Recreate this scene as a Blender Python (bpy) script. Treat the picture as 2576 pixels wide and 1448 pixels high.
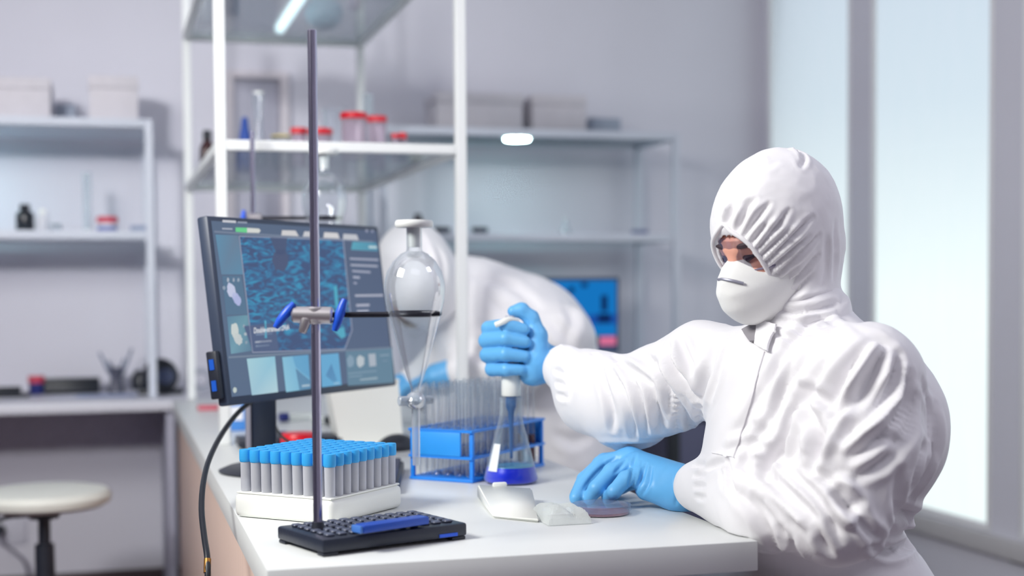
import bpy, bmesh, math, random
import numpy as np
from mathutils import Vector, Matrix
from mathutils.bvhtree import BVHTree
import openvdb as vdb

# ------------------------------------------------------------------ camera, world, lights
scene = bpy.context.scene
col = scene.collection
for o in list(bpy.data.objects):
    bpy.data.objects.remove(o)

FPX, CX, CY = 3578.0, 1288.0, 862.8        # focal length and principal point, in pixels of the 2576x1448 frame
CAM = np.array([0.0, 0.0, 1.13])


def cam_axes(yaw, pitch, roll):
    f = np.array([math.sin(yaw) * math.cos(pitch), math.cos(yaw) * math.cos(pitch), math.sin(pitch)])
    r = np.array([math.cos(yaw), -math.sin(yaw), 0.0])
    u = np.cross(r, f)
    return math.cos(roll) * r + math.sin(roll) * u, -math.sin(roll) * r + math.cos(roll) * u, f


CR, CU, CF = cam_axes(*np.radians([15.732, -2.251, -0.385]))
cam_data = bpy.data.cameras.new('camera')
cam = bpy.data.objects.new('camera', cam_data)
col.objects.link(cam)
cam.matrix_world = Matrix(((CR[0], CU[0], -CF[0], CAM[0]), (CR[1], CU[1], -CF[1], CAM[1]),
                           (CR[2], CU[2], -CF[2], CAM[2]), (0, 0, 0, 1)))
cam_data.sensor_width = 36.0
cam_data.lens = 36.0 * FPX / 2576.0
cam_data.shift_y = (CY - 724.0) / 2576.0
cam_data.clip_start = 0.02
cam_data.dof.use_dof = True
cam_data.dof.focus_distance = 2.34
cam_data.dof.aperture_fstop = 2.0
scene.camera = cam

scene.view_settings.view_transform = 'Standard'
scene.view_settings.look = 'None'
scene.view_settings.gamma = 1.0
scene.view_settings.use_curve_mapping = False
scene.view_settings.exposure = 0.0
scene.cycles.transparent_max_bounces = 48
scene.cycles.max_bounces = 10
scene.cycles.sample_clamp_indirect = 6.0
scene.cycles.caustics_reflective = False
scene.cycles.caustics_refractive = False


def srgb(r, g, b):
    def c(v):
        v /= 255.0
        return v / 12.92 if v <= 0.04045 else ((v + 0.055) / 1.055) ** 2.4
    return (c(r), c(g), c(b), 1.0)


world = bpy.data.worlds.new('hazy_sky')
scene.world = world
world.use_nodes = True
wn, wl = world.node_tree.nodes, world.node_tree.links
wn.clear()
w_out = wn.new('ShaderNodeOutputWorld')
w_bg = wn.new('ShaderNodeBackground')
w_co = wn.new('ShaderNodeTexCoord')
w_sep = wn.new('ShaderNodeSeparateXYZ')
w_ramp = wn.new('ShaderNodeValToRGB')
w_map = wn.new('ShaderNodeMapRange')
w_map.inputs['From Min'].default_value = -0.25
w_map.inputs['From Max'].default_value = 0.35
wl.new(w_co.outputs['Generated'], w_sep.inputs[0])
wl.new(w_sep.outputs['Z'], w_map.inputs['Value'])
wl.new(w_map.outputs[0], w_ramp.inputs[0])
wl.new(w_ramp.outputs[0], w_bg.inputs[0])
wl.new(w_bg.outputs[0], w_out.inputs[0])
cr = w_ramp.color_ramp                       # bright haze at the horizon, duller blue-grey overhead
cr.elements[0].position = 0.0
cr.elements[0].color = srgb(238, 247, 246)
cr.elements[1].position = 1.0
cr.elements[1].color = srgb(186, 196, 214)
e = cr.elements.new(0.40)
e.color = srgb(238, 247, 247)
e = cr.elements.new(0.62)
e.color = srgb(205, 217, 227)
w_bg.inputs[1].default_value = 1.2


def area(name, loc, target, sx, sy, power, color):
    L = bpy.data.lights.new(name, 'AREA')
    L.shape = 'RECTANGLE'
    L.size, L.size_y = sx, sy
    L.energy = power
    L.color = color
    o = bpy.data.objects.new(name, L)
    col.objects.link(o)
    o.location = loc
    o.rotation_euler = (Vector(target) - Vector(loc)).to_track_quat('-Z', 'Y').to_euler()
    return o


area('side_light', (-1.35, 1.65, 2.42), (0.9, 2.35, 0.9), 0.9, 0.7, 70, (1.0, 1.0, 0.955))
area('fill_light_front', (0.25, 0.3, 2.95), (1.0, 2.2, 1.0), 1.5, 0.9, 8, (0.93, 0.92, 1.0))  # soft fill added from above and in front, not a fixture of the room
area('fill_light_wide', (-0.2, 3.0, 3.04), (-0.2, 3.05, 0.0), 3.6, 1.8, 7, (0.94, 0.93, 1.0))  # broad overhead fill, added to raise the ambient level
area('fill_light_right', (2.3, 1.1, 2.95), (1.15, 2.1, 1.0), 0.8, 0.6, 12, (0.92, 0.91, 1.0))  # lavender fill added out of frame for the right side of hood and suit
rear = area('fill_light_rear', (0.0, 4.3, 3.05), (0.0, 4.9, 0.5), 3.4, 0.4, 5, (0.98, 0.975, 1.0))  # unseen fill added overhead to lighten the back wall
spot = area('wall_fill_spot', (-1.6, -0.6, 2.5), (0.0, 5.6, 1.3), 0.35, 0.35, 7, (0.98, 0.98, 1.0))  # narrow unseen spot added to brighten the back wall from the left front
spot.data.spread = math.radians(40)


# ------------------------------------------------------------------ pixel helpers (measuring tape for the layout)
def ray(u, v):
    return CR * (u - CX) / FPX - CU * (v - CY) / FPX + CF


def P(u, v, d):
    return CAM + ray(u, v) * d


def on_z(u, v, z):
    r = ray(u, v)
    return CAM + r * (z - CAM[2]) / r[2]


def on_y(u, v, y):
    r = ray(u, v)
    return CAM + r * y / r[1]


def proj(V):
    q = np.asarray(V) - CAM
    d = q @ CF
    return CX + FPX * (q @ CR) / d, CY - FPX * (q @ CU) / d


# ------------------------------------------------------------------ materials
MATS = {}


def mat(name, rgb, rough=0.5, metal=0.0, emit=None, estr=1.0, noise=0.06, nscale=30.0, bump=0.0, bscale=200.0,
        spec=0.5, sheen=0.0, sss=0.0, stretch=None):
    if name in MATS:
        return MATS[name]
    m = bpy.data.materials.new(name)
    m.use_nodes = True
    N, L = m.node_tree.nodes, m.node_tree.links
    b = N['Principled BSDF']
    c = srgb(*rgb)
    b.inputs['Roughness'].default_value = rough
    b.inputs['Metallic'].default_value = metal
    b.inputs['Specular IOR Level'].default_value = spec
    if sheen:
        b.inputs['Sheen Weight'].default_value = sheen
    if sss:
        b.inputs['Subsurface Weight'].default_value = sss
        b.inputs['Subsurface Radius'].default_value = (0.012, 0.005, 0.003)
    tc = N.new('ShaderNodeTexCoord')
    src = tc.outputs['Object']
    if stretch:
        mp = N.new('ShaderNodeMapping')
        mp.inputs['Scale'].default_value = stretch
        L.new(src, mp.inputs[0])
        src = mp.outputs[0]
    nz = N.new('ShaderNodeTexNoise')
    nz.inputs['Scale'].default_value = nscale
    nz.inputs['Detail'].default_value = 4
    L.new(src, nz.inputs['Vector'])
    mx = N.new('ShaderNodeMix')
    mx.data_type = 'RGBA'
    mx.inputs['A'].default_value = tuple(x * (1 - noise) for x in c[:3]) + (1,)
    mx.inputs['B'].default_value = tuple(min(1, x * (1 + noise)) for x in c[:3]) + (1,)
    L.new(nz.outputs['Fac'], mx.inputs['Factor'])
    L.new(mx.outputs['Result'], b.inputs['Base Color'])
    if emit:
        b.inputs['Emission Color'].default_value = srgb(*emit)
        b.inputs['Emission Strength'].default_value = estr
    if bump:
        n2 = N.new('ShaderNodeTexNoise')
        n2.inputs['Scale'].default_value = bscale
        n2.inputs['Detail'].default_value = 3
        L.new(src, n2.inputs['Vector'])
        bp = N.new('ShaderNodeBump')
        bp.inputs['Strength'].default_value = bump
        bp.inputs['Distance'].default_value = 0.002
        L.new(n2.outputs['Fac'], bp.inputs['Height'])
        L.new(bp.outputs[0], b.inputs['Normal'])
    MATS[name] = m
    return m


def glass(name, tint=(240, 247, 250), edge=(150, 170, 195), edge_amt=0.5, base=0.05, gloss=0.04, blend=0.35, body=0.0,
          body_rgb=(225, 232, 240), fres=0.55):
    """Thin clear wall: see-through face on, greyer and glossier at grazing angles."""
    if name in MATS:
        return MATS[name]
    m = bpy.data.materials.new(name)
    m.use_nodes = True
    N, L = m.node_tree.nodes, m.node_tree.links
    N.clear()
    out = N.new('ShaderNodeOutputMaterial')
    tr = N.new('ShaderNodeBsdfTransparent')
    gl = N.new('ShaderNodeBsdfGlossy')
    gl.inputs['Roughness'].default_value = gloss
    df = N.new('ShaderNodeBsdfDiffuse')
    nz = N.new('ShaderNodeTexNoise')
    nz.inputs['Scale'].default_value = 12
    ramp = N.new('ShaderNodeMix')
    ramp.data_type = 'RGBA'
    ramp.inputs['A'].default_value = srgb(*tint)
    ramp.inputs['B'].default_value = tuple(min(1, x * 1.03) for x in srgb(*tint))
    L.new(nz.outputs['Fac'], ramp.inputs['Factor'])
    L.new(ramp.outputs['Result'], tr.inputs[0])
    df.inputs[0].default_value = srgb(*edge)
    lw = N.new('ShaderNodeLayerWeight')
    lw.inputs['Blend'].default_value = blend
    f1 = N.new('ShaderNodeMath')
    f1.operation = 'MULTIPLY_ADD'
    f1.inputs[1].default_value = edge_amt
    f1.inputs[2].default_value = 0.0
    L.new(lw.outputs['Facing'], f1.inputs[0])
    m1 = N.new('ShaderNodeMixShader')
    L.new(f1.outputs[0], m1.inputs[0])
    L.new(tr.outputs[0], m1.inputs[1])
    L.new(df.outputs[0], m1.inputs[2])
    f2 = N.new('ShaderNodeMath')
    f2.operation = 'MULTIPLY_ADD'
    f2.inputs[1].default_value = fres
    f2.inputs[2].default_value = base
    L.new(lw.outputs['Fresnel'], f2.inputs[0])
    m2 = N.new('ShaderNodeMixShader')
    L.new(f2.outputs[0], m2.inputs[0])
    L.new(m1.outputs[0], m2.inputs[1])
    L.new(gl.outputs[0], m2.inputs[2])
    last = m2
    if body:
        d2 = N.new('ShaderNodeBsdfDiffuse')
        d2.inputs[0].default_value = srgb(*body_rgb)
        m3 = N.new('ShaderNodeMixShader')
        m3.inputs[0].default_value = body
        L.new(last.outputs[0], m3.inputs[1])
        L.new(d2.outputs[0], m3.inputs[2])
        last = m3
    L.new(last.outputs[0], out.inputs[0])
    MATS[name] = m
    return m


def emissive(name, rgb, strength):
    if name in MATS:
        return MATS[name]
    m = bpy.data.materials.new(name)
    m.use_nodes = True
    N, L = m.node_tree.nodes, m.node_tree.links
    N.clear()
    out = N.new('ShaderNodeOutputMaterial')
    em = N.new('ShaderNodeEmission')
    em.inputs[0].default_value = srgb(*rgb)
    em.inputs[1].default_value = strength
    L.new(em.outputs[0], out.inputs[0])
    MATS[name] = m
    return m


WHITE = mat('white_paint', (236, 236, 238), 0.45, noise=0.02)
LAMIN = mat('white_laminate', (229, 231, 230), 0.34, noise=0.015, nscale=8)
WALL = mat('wall_paint', (214, 213, 223), 0.8, noise=0.02, nscale=4, bump=0.1)
FLOOR = mat('floor_vinyl', (108, 95, 106), 0.45, noise=0.08, nscale=14)
DARK = mat('dark_skirting', (62, 48, 55), 0.5)
WOOD = mat('pale_beech', (230, 202, 188), 0.5, noise=0.10, nscale=9, stretch=(1, 5, 0.35))
BLACK = mat('black_plastic', (34, 38, 50), 0.42, noise=0.1)
BLACK2 = mat('black_cast_metal', (32, 38, 54), 0.38, noise=0.15, bump=0.15)
CHAR = mat('charcoal_bezel', (58, 68, 88), 0.4)
STEEL = mat('steel_rod', (188, 184, 204), 0.16, metal=1.0, noise=0.04, spec=0.5)
ALU = mat('cast_aluminium', (205, 200, 202), 0.38, metal=0.9, noise=0.08)
BLUEP = mat('blue_clamp_plastic', (36, 92, 222), 0.35)
CAPB = mat('sky_blue_cap', (58, 172, 240), 0.4, noise=0.03)
RACKB = mat('blue_coated_rack', (40, 140, 240), 0.42, noise=0.04)
RED = mat('red_cap', (226, 28, 48), 0.35)
BOXW = mat('white_card', (206, 202, 208), 0.7)
PAPER = mat('paper', (205, 208, 226), 0.8)
PLW = mat('white_plastic', (244, 245, 240), 0.4, noise=0.01)
AMBER = mat('amber_glass', (58, 26, 28), 0.2)
GLS = glass('clear_glass', tint=(248, 251, 253), edge=(205, 216, 232), edge_amt=0.5, fres=0.4, base=0.03)
GLS_SHELF = glass('shelf_glass', tint=(246, 250, 251), edge=(165, 185, 205), edge_amt=0.22, base=0.04, blend=0.3)
GLS_TUBE = glass('tube_glass', tint=(251, 252, 254), fres=0.3, edge=(214, 224, 240), edge_amt=0.16, base=0.06, blend=0.38)
PLA_TUBE = glass('frosted_tube_plastic', tint=(225, 228, 236), edge=(180, 180, 210), edge_amt=0.45, base=0.03, blend=0.45, body=0.55,
                 body_rgb=(236, 237, 244), gloss=0.15)
PANE = glass('window_glass', tint=(251, 254, 254), edge=(190, 205, 212), edge_amt=0.05, base=0.0, blend=0.1)
BAG = glass('clear_wrapper', tint=(250, 253, 252), edge=(228, 244, 238), edge_amt=0.10, base=0.02, blend=0.3, body=0.42, body_rgb=(250, 253, 251), gloss=0.25)


# ------------------------------------------------------------------ mesh builder
class G:
    def __init__(self):
        self.v, self.f = [], []

    def add(self, verts, faces, M=None):
        n = len(self.v)
        if M is not None:
            verts = [M @ Vector(p) for p in verts]
        self.v += [tuple(p) for p in verts]
        self.f += [tuple(i + n for i in q) for q in faces]
        return self

    def box(self, x0, x1, y0, y1, z0, z1, bev=0.0, M=None, seg=2):
        bm = bmesh.new()
        bmesh.ops.create_cube(bm, size=1.0)
        bmesh.ops.scale(bm, vec=(x1 - x0, y1 - y0, z1 - z0), verts=bm.verts)
        bmesh.ops.translate(bm, vec=((x0 + x1) / 2, (y0 + y1) / 2, (z0 + z1) / 2), verts=bm.verts)
        if bev:
            bmesh.ops.bevel(bm, geom=bm.edges[:], offset=bev, segments=seg, affect='EDGES', profile=0.5)
        bm.verts.ensure_lookup_table()
        bm.verts.index_update()
        self.add([v.co[:] for v in bm.verts], [[v.index for v in f.verts] for f in bm.faces], M)
        bm.free()
        return self

    def lathe(self, prof, n=24, c=(0, 0, 0), M=None, close=False):
        v, f = [], []
        for r, z in prof:
            for i in range(n):
                a = 2 * math.pi * i / n
                v.append((c[0] + r * math.cos(a), c[1] + r * math.sin(a), c[2] + z))
        k = len(prof)
        for j in range(k - 1):
            for i in range(n):
                f.append((j * n + i, j * n + (i + 1) % n, (j + 1) * n + (i + 1) % n, (j + 1) * n + i))
        if close:
            f.append(tuple(range(n))[::-1])
            f.append(tuple(range((k - 1) * n, k * n)))
        return self.add(v, f, M)

    def cyl(self, p0, p1, r0, r1=None, n=16, bev=0.0):
        r1 = r0 if r1 is None else r1
        p0, p1 = Vector(p0), Vector(p1)
        d = p1 - p0
        L = d.length
        M = Matrix.Translation(p0) @ d.to_track_quat('Z', 'Y').to_matrix().to_4x4()
        if bev:
            prof = [(r0 - bev, 0), (r0, bev), (r1, L - bev), (r1 - bev, L)]
        else:
            prof = [(r0, 0), (r1, L)]
        return self.lathe(prof, n, M=M, close=True)

    def tube(self, pts, r, n=10, caps=True):
        pts = [Vector(p) for p in pts]
        rs = r if isinstance(r, (list, tuple)) else [r] * len(pts)
        t0 = (pts[1] - pts[0]).normalized()
        up = Vector((0, 0, 1)) if abs(t0.z) < 0.9 else Vector((1, 0, 0))
        x = t0.cross(up).normalized()
        v, f = [], []
        for i, p in enumerate(pts):
            a = pts[max(i - 1, 0)]
            b = pts[min(i + 1, len(pts) - 1)]
            t = (b - a).normalized()
            x = (x - t * x.dot(t)).normalized()
            y = t.cross(x)
            for k in range(n):
                an = 2 * math.pi * k / n
                v.append(p + (x * math.cos(an) + y * math.sin(an)) * rs[i])
        for i in range(len(pts) - 1):
            for k in range(n):
                f.append((i * n + k, i * n + (k + 1) % n, (i + 1) * n + (k + 1) % n, (i + 1) * n + k))
        if caps:
            f.append(tuple(range(n))[::-1])
            f.append(tuple(range((len(pts) - 1) * n, len(pts) * n)))
        return self.add(v, f)

    def prism(self, poly, z0, z1, M=None):
        n = len(poly)
        v = [(x, y, z0) for x, y in poly] + [(x, y, z1) for x, y in poly]
        f = [tuple(range(n))[::-1], tuple(range(n, 2 * n))] + [(i, (i + 1) % n, n + (i + 1) % n, n + i) for i in range(n)]
        return self.add(v, f, M)

    def mesh(self, name, smooth=True, angle=40):
        me = bpy.data.meshes.new(name)
        me.from_pydata(self.v, [], self.f)
        me.update()
        if smooth:
            me.polygons.foreach_set('use_smooth', [True] * len(me.polygons))
            try:
                me.set_sharp_from_angle(angle=math.radians(angle))
            except Exception:
                pass
        return me


def part(name, g, m, parent=None, smooth=True, label=None, kind=None, angle=40):
    me = g if isinstance(g, bpy.types.Mesh) else g.mesh(name, smooth, angle)
    o = bpy.data.objects.new(name, me)
    if not me.materials:
        me.materials.append(m)
    col.objects.link(o)
    o.parent = parent
    if label:
        o['label'] = label
    if kind:
        o['kind'] = kind
    return o


def thing(name, label, cat, loc=(0, 0, 0), rz=0.0, group=None):
    o = bpy.data.objects.new(name, None)
    o.empty_display_size = 0.05
    col.objects.link(o)
    o.location = loc
    o.rotation_euler = (0, 0, rz)
    o['label'] = label
    o['category'] = cat
    if group:
        o['group'] = group
    return o


def struct(name, g, m, parent=None, **k):
    o = part(name, g, m, parent, **k)
    if parent is None:
        o['kind'] = 'structure'
    return o


def copy_tree(o, loc, rz=0.0, label=None, group=None):
    r = o.copy()
    col.objects.link(r)
    r.location = loc
    r.rotation_euler = (0, 0, rz)
    if label:
        r['label'] = label
    if group:
        r['group'] = group
    for ch in list(o.children):
        c = ch.copy()
        col.objects.link(c)
        c.parent = r
        for g2 in ch.children:
            d = g2.copy()
            col.objects.link(d)
            d.parent = c
    return r


def curve_pts(pts, n=40):
    """Catmull-Rom through pts."""
    pts = [np.array(p, float) for p in pts]
    p = [2 * pts[0] - pts[1]] + pts + [2 * pts[-1] - pts[-2]]
    out = []
    segs = len(pts) - 1
    for i in range(segs):
        a, b, c, d = p[i:i + 4]
        for k in range(max(2, n // segs)):
            t = k / max(2, n // segs)
            out.append(0.5 * (2 * b + (c - a) * t + (2 * a - 5 * b + 4 * c - d) * t * t + (3 * b - a - 3 * c + d) * t ** 3))
    out.append(pts[-1])
    return out


# ------------------------------------------------------------------ room
YW, XW = 5.62, 2.702
struct('floor', G().box(-4, XW + .012, -1.2, YW + .1, -.06, 0), FLOOR)
struct('ceiling', G().box(-4, XW + .012, -1.3, YW + .12, 3.1, 3.2), WALL)
struct('wall_left', G().box(-4.1, -4, -1.3, YW + .12, 0, 3.1), WALL)
struct('wall_front', G().box(-4, XW + .14, -1.3, -1.2, 0, 3.1), WALL)
struct('wall_back', G().box(-4, XW + .012, YW, YW + .12, 0, 3.1), WALL)
struct('baseboard_back', G().box(-4, 2.69, YW - .014, YW - .001, 0.001, .06, .004), DARK)
wr = struct('wall_right', G().box(XW, XW + .012, -1.2, YW, 0, .335).box(XW, XW + .012, -1.2, YW, 2.75, 3.1)
            .box(XW, XW + .012, 5.56, YW, .335, 2.75).box(XW, XW + .012, 4.705, 4.85, .335, 2.75)
            .box(XW, XW + .012, 3.80, 3.945, .335, 2.75).box(XW, XW + .012, -1.2, 2.2, .335, 2.75), WALL)
struct('trim_1', G().box(XW - .03, XW - .001, 2.3, YW - .01, .272, .334, .003), mat('sill_grey', (196, 194, 196), .5))


def window(name, y0, y1):
    fr = .022
    z0, z1 = .337, 2.748
    w = struct(name, G().box(XW - .002, XW + .012, y0, y0 + fr, z0, z1, .002).box(XW - .002, XW + .012, y1 - fr, y1, z0, z1, .002)
               .box(XW - .002, XW + .012, y0 + fr, y1 - fr, z0, z0 + fr, .002).box(XW - .002, XW + .012, y0 + fr, y1 - fr, z1 - fr, z1, .002), WHITE)
    part('pane', G().box(XW + .004, XW + .008, y0 + fr, y1 - fr, z0 + fr, z1 - fr), PANE, w, smooth=False)


window('window_1', 4.852, 5.558)
window('window_2', 3.947, 4.703)
window('window_3', 2.202, 3.798)

# narrow service cabinet on the back wall, seen through the glass shelves
t = thing('service_cabinet', 'tall narrow pale wall cabinet with recessed grey door behind the glass shelves', 'cabinet', (0.568, YW - .001, 0.752))
part('frame', G().box(-.135, -.098, -.035, 0, 0, 1.22, .003).box(.078, .115, -.035, 0, 0, 1.22, .003).box(-.098, .078, -.035, 0, 1.19, 1.22, .003),
     mat('beige_trim', (214, 208, 214), 0.6), t)
d_ = part('door', G().box(-.097, .077, -.012, 0, 0.001, 1.189, .002), mat('grey_door', (178, 178, 192), 0.6), t)
part('handle', G().box(-.085, -.079, -.028, -.0121, .50, .60, .002), mat('grey_handle', (140, 142, 160), .4, metal=.6), d_)

# L-shaped wall counter
t = thing('wall_counter', 'long white laminate counter running along the back wall behind the stool', 'counter', (0, 5.0, 0))
part('worktop', G().box(-1.7, 2.35, 0.003, .617, .716, .75, .003), mat('grey_laminate', (205, 205, 214), .4, noise=.02), t)
for x in (-1.65, .178, 2.3):
    part('support_panel', G().box(x, x + .028, .03, .60, 0, .7155, .002), mat('grey_panel', (170, 170, 188), .6), t)

# the bench in the foreground
t = thing('lab_bench', 'white topped laboratory bench with pale beech side panel in front', 'bench', (.56, 1.93, 0))
part('worktop', G().box(-.363, .363, 0, 3.068, .705, .75, .002), LAMIN, t)
part('side_panel', G().box(-.345, -.327, .03, 3.06, 0, .7045, .002), WOOD, t, label='pale beech wood side panel')
part('end_panel', G().box(-.327, .30, 2.9, 2.92, 0, .7045, .002), LAMIN, t)
part('support_panel', G().box(.30, .32, .95, 1.4, 0, .7045, .002), LAMIN, t)
part('support_panel', G().box(.30, .32, 2.35, 2.9, 0, .7045, .002), LAMIN, t)

# ------------------------------------------------------------------ shelving units
SHW = mat('shelf_enamel', (240, 242, 242), 0.4, noise=0.01)
SHG = mat('blue_grey_enamel', (206, 211, 222), 0.4, noise=0.01)


def bar(x0, x1, y0, y1, z0, z1):
    return G().box(x0, x1, y0, y1, z0, z1, .0025, seg=1)


UX0, UX1, UY0, UY1 = .263, .862, 3.53, 5.01
t = thing('bench_shelf', 'white steel frame shelf with two glass shelves standing on the bench', 'shelf', (UX0, UY0, .7505))
hw = .0135
XW_, YD = UX1 - UX0, UY1 - UY0
for x in (0, XW_):
    for y in (0, YD):
        part('post', bar(x - hw, x + hw, y - hw, y + hw, 0, 1.55), SHW, t)
for zt in (1.492, 2.003):
    z1 = zt - .7505
    z0 = z1 - .025
    part('rail', bar(hw, XW_ - hw, -.012, .012, z0, z1), SHW, t)
    part('rail', bar(hw, XW_ - hw, YD - .012, YD + .012, z0, z1), SHW, t)
    part('rail', bar(-.012, .012, hw, YD - hw, z0, z1), SHW, t)
    part('rail', bar(XW_ - .012, XW_ + .012, hw, YD - hw, z0, z1), SHW, t)
    part('glass_shelf', G().box(.013, XW_ - .013, .013, YD - .013, z1 - .012, z1 - .004, .001), GLS_SHELF, t, smooth=False)
SHZ1, SHZ2 = 1.488, 1.999                    # tops of the two glass panels


def wall_unit(name, label, x0, x1, zs, glass_boards):
    y0, y1 = 5.15, 5.56
    t = thing(name, label, 'shelf', (x0, y0, .7505))
    w, dp = x1 - x0, y1 - y0
    top = max(zs) - .7505
    for x in (0, w):
        for y in (0, dp):
            part('post', bar(x - .014, x + .014, y - .014, y + .014, 0, top - .0005), SHG, t)
    for z in zs:
        zz = z - .7505
        th = .030
        if glass_boards:
            part('rail', bar(.0142, w - .0142, -.012, .012, zz - th, zz - .001), SHG, t)
            part('rail', bar(.0142, w - .0142, dp - .012, dp + .012, zz - th, zz - .001), SHG, t)
            for xx in (0, w):
                part('rail', bar(xx - .012, xx + .012, .0142, dp - .0142, zz - th, zz - .001), SHG, t)
            part('glass_shelf', G().box(.0125, w - .0125, .0125, dp - .0125, zz - .012, zz - .002, .001), GLS_SHELF, t, smooth=False)
        else:
            part('shelf_board', G().box(.0142, w - .0142, -.014, dp + .014, zz - th, zz, .002), SHG, t)
    return t


wall_unit('wall_shelf', 'pale shelf unit against the back wall above the stool', -1.55, .137, (1.724, 1.336), False)
wall_unit('wall_shelf', 'glass shelf unit on the back wall behind the bending person', .965, 2.115, (1.724, 1.333), True)


def puck(label, x, y, z):
    t = thing('puck_light', label, 'lamp', (x, y, z))
    part('housing', G().lathe([(.062, 0), (.062, -.012), (.05, -.016)], 24, close=True), SHW, t)
    part('lens', G().lathe([(.048, -.0162), (.045, -.022), (.0, -.0225)], 24), emissive('cool_led', (200, 250, 250), 55.0), t)


puck('glowing round light under the top shelf right of the white post', 1.50, 5.235, 1.7115)
puck('glowing round light under the top board of the shelf above the stool', -.62, 5.33, 1.693)

# ------------------------------------------------------------------ computer monitor on the bench
MYAW, MTILT, MW, MH = -.7507, .1275, .594, .360
MC = np.array([.3955, 2.9356, 1.0903])
Mn = np.array([math.cos(MYAW) * math.cos(MTILT), math.sin(MYAW) * math.cos(MTILT), math.sin(MTILT)])
Mr = np.array([-math.sin(MYAW), math.cos(MYAW), 0.0])
Mu = np.cross(Mn, Mr)
FOOT = Vector((.330, 2.985, .7505))
mroot = thing('computer_monitor', 'large black computer monitor with blue microscopy software on the bench', 'monitor', FOOT)


def m3(x, y, n=0.0):
    """screen plane coordinates (metres from the screen's centre) -> monitor root local"""
    return Vector(MC + Mr * x + Mu * y + Mn * n) - FOOT


def mbox(x0, x1, y0, y1, n0, n1, bev=0.0):
    g = G().box(x0, x1, y0, y1, n0, n1, bev)
    g.v = [tuple(m3(*p)) for p in g.v]
    return g


part('bezel', mbox(-MW / 2, MW / 2, -MH / 2, MH / 2, -.026, 0, .005), CHAR, mroot)
part('back_housing', mbox(-.20, .20, -.13, .10, -.06, -.0262, .01), BLACK, mroot)
side = part('side_port_block', mbox(-MW / 2 - .014, -MW / 2 - .0005, -.165, -.075, -.030, -.006, .003), BLACK, mroot)
for yy in (-.140, -.10):
    part('usb_port', mbox(-MW / 2 - .0155, -MW / 2 - .0142, yy - .010, yy + .010, -.023, -.012), mat('usb_blue', (24, 86, 190), .4), side)
part('stand_column', G().box(-.054, -.002, -.012, .022, 0.012, .30, .006), mat('stand_navy', (30, 40, 60), .35), mroot)
part('stand_spine', G().box(-.064, -.0545, -.014, .020, 0.012, .30, .003), mat('grey_trim', (160, 158, 172), .4), mroot)
part('power_lead', G().tube(curve_pts([P(690, 1030, 3.04) - np.array(FOOT), P(690, 1062, 3.06) - np.array(FOOT), P(704, 1092, 3.10) - np.array(FOOT), P(735, 1118, 3.16) - np.array(FOOT)], 24), .0035, 8), BLACK, mroot)
part('hinge', mbox(-.04, .04, -.10, 0.0, -.085, -.061, .004), BLACK, mroot)
part('stand_foot', G().lathe([(.0, 0.0), (.120, 0.0), (.122, .004), (.105, .011), (.0, .012)], 40), BLACK, mroot)


def scr(u, v):
    """photograph pixel on the screen -> screen plane coordinates"""
    r = ray(u, v)
    k = np.dot(MC - CAM, Mn) / np.dot(r, Mn)
    q = CAM + r * k - MC
    return float(q @ Mr), float(q @ Mu)


SCOL = {}


def scr_layer(name, rects, n, strength=1.0, parent=None, label=None):
    """flat patches of the screen image, one mesh, coloured per face corner and glowing"""
    g = G()
    cols = []
    for poly, rgb in rects:
        k = len(poly)
        g.add([m3(x, y, n) for x, y in poly], [tuple(range(k))])
        c = rgb if isinstance(rgb, list) else [rgb] * k
        cols += [srgb(*q) for q in c]
    me = g.mesh(name, smooth=False)
    ca = me.color_attributes.new('glow', 'FLOAT_COLOR', 'CORNER')
    ca.data.foreach_set('color', [x for c in cols for x in c])
    mt = bpy.data.materials.get('screen_glow') or bpy.data.materials.new('screen_glow')
    if not mt.use_nodes:
        mt.use_nodes = True
        N, L = mt.node_tree.nodes, mt.node_tree.links
        N.clear()
        out = N.new('ShaderNodeOutputMaterial')
        em = N.new('ShaderNodeEmission')
        at = N.new('ShaderNodeAttribute')
        at.attribute_name = 'glow'
        L.new(at.outputs['Color'], em.inputs[0])
        em.inputs[1].default_value = 0.86
        gls = N.new('ShaderNodeBsdfGlossy')
        gls.inputs['Roughness'].default_value = .25
        mx = N.new('ShaderNodeMixShader')
        mx.inputs[0].default_value = .05
        L.new(em.outputs[0], mx.inputs[1])
        L.new(gls.outputs[0], mx.inputs[2])
        L.new(mx.outputs[0], out.inputs[0])
    return part(name, me, mt, parent or mroot, smooth=False, label=label)


def Q(*pts):
    return [scr(u, v) for u, v in pts][::-1]


bx, by = MW / 2 - .010, MH / 2 - .010
full = [(-bx, -by + .006), (bx, -by + .006), (bx, by), (-bx, by)]
screen = scr_layer('screen', [(full, [(92, 112, 142), (88, 104, 136), (86, 100, 130), (94, 112, 140)])], .0006, label='glowing blue software screen')

# left column of panels, bottom strip, right column
panels = [
    (Q((541, 590), (598, 592), (612, 690), (556, 690)), [(104, 140, 170), (98, 146, 178), (110, 134, 160), (100, 150, 182)]),
    (Q((558, 694), (606, 694), (622, 790), (568, 792)), (90, 122, 152)),
    (Q((570, 796), (622, 792), (632, 882), (580, 890)), [(120, 165, 185), (96, 132, 160), (112, 160, 178), (98, 140, 168)]),
    (Q((538, 580), (938, 606), (939, 610), (538, 585)), (122, 136, 160)),
    (Q((574, 896), (986, 872), (986, 876), (574, 901)), (122, 138, 160)),
    (Q((868, 884), (985, 876), (990, 962), (874, 970)), (104, 138, 162)),
    (Q((886, 608), (946, 610), (950, 632), (882, 628)), [(96, 172, 196), (88, 150, 180), (84, 150, 180), (92, 176, 200)]),
]
scr_layer('screen_panel', panels, .0010, parent=screen)

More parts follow.
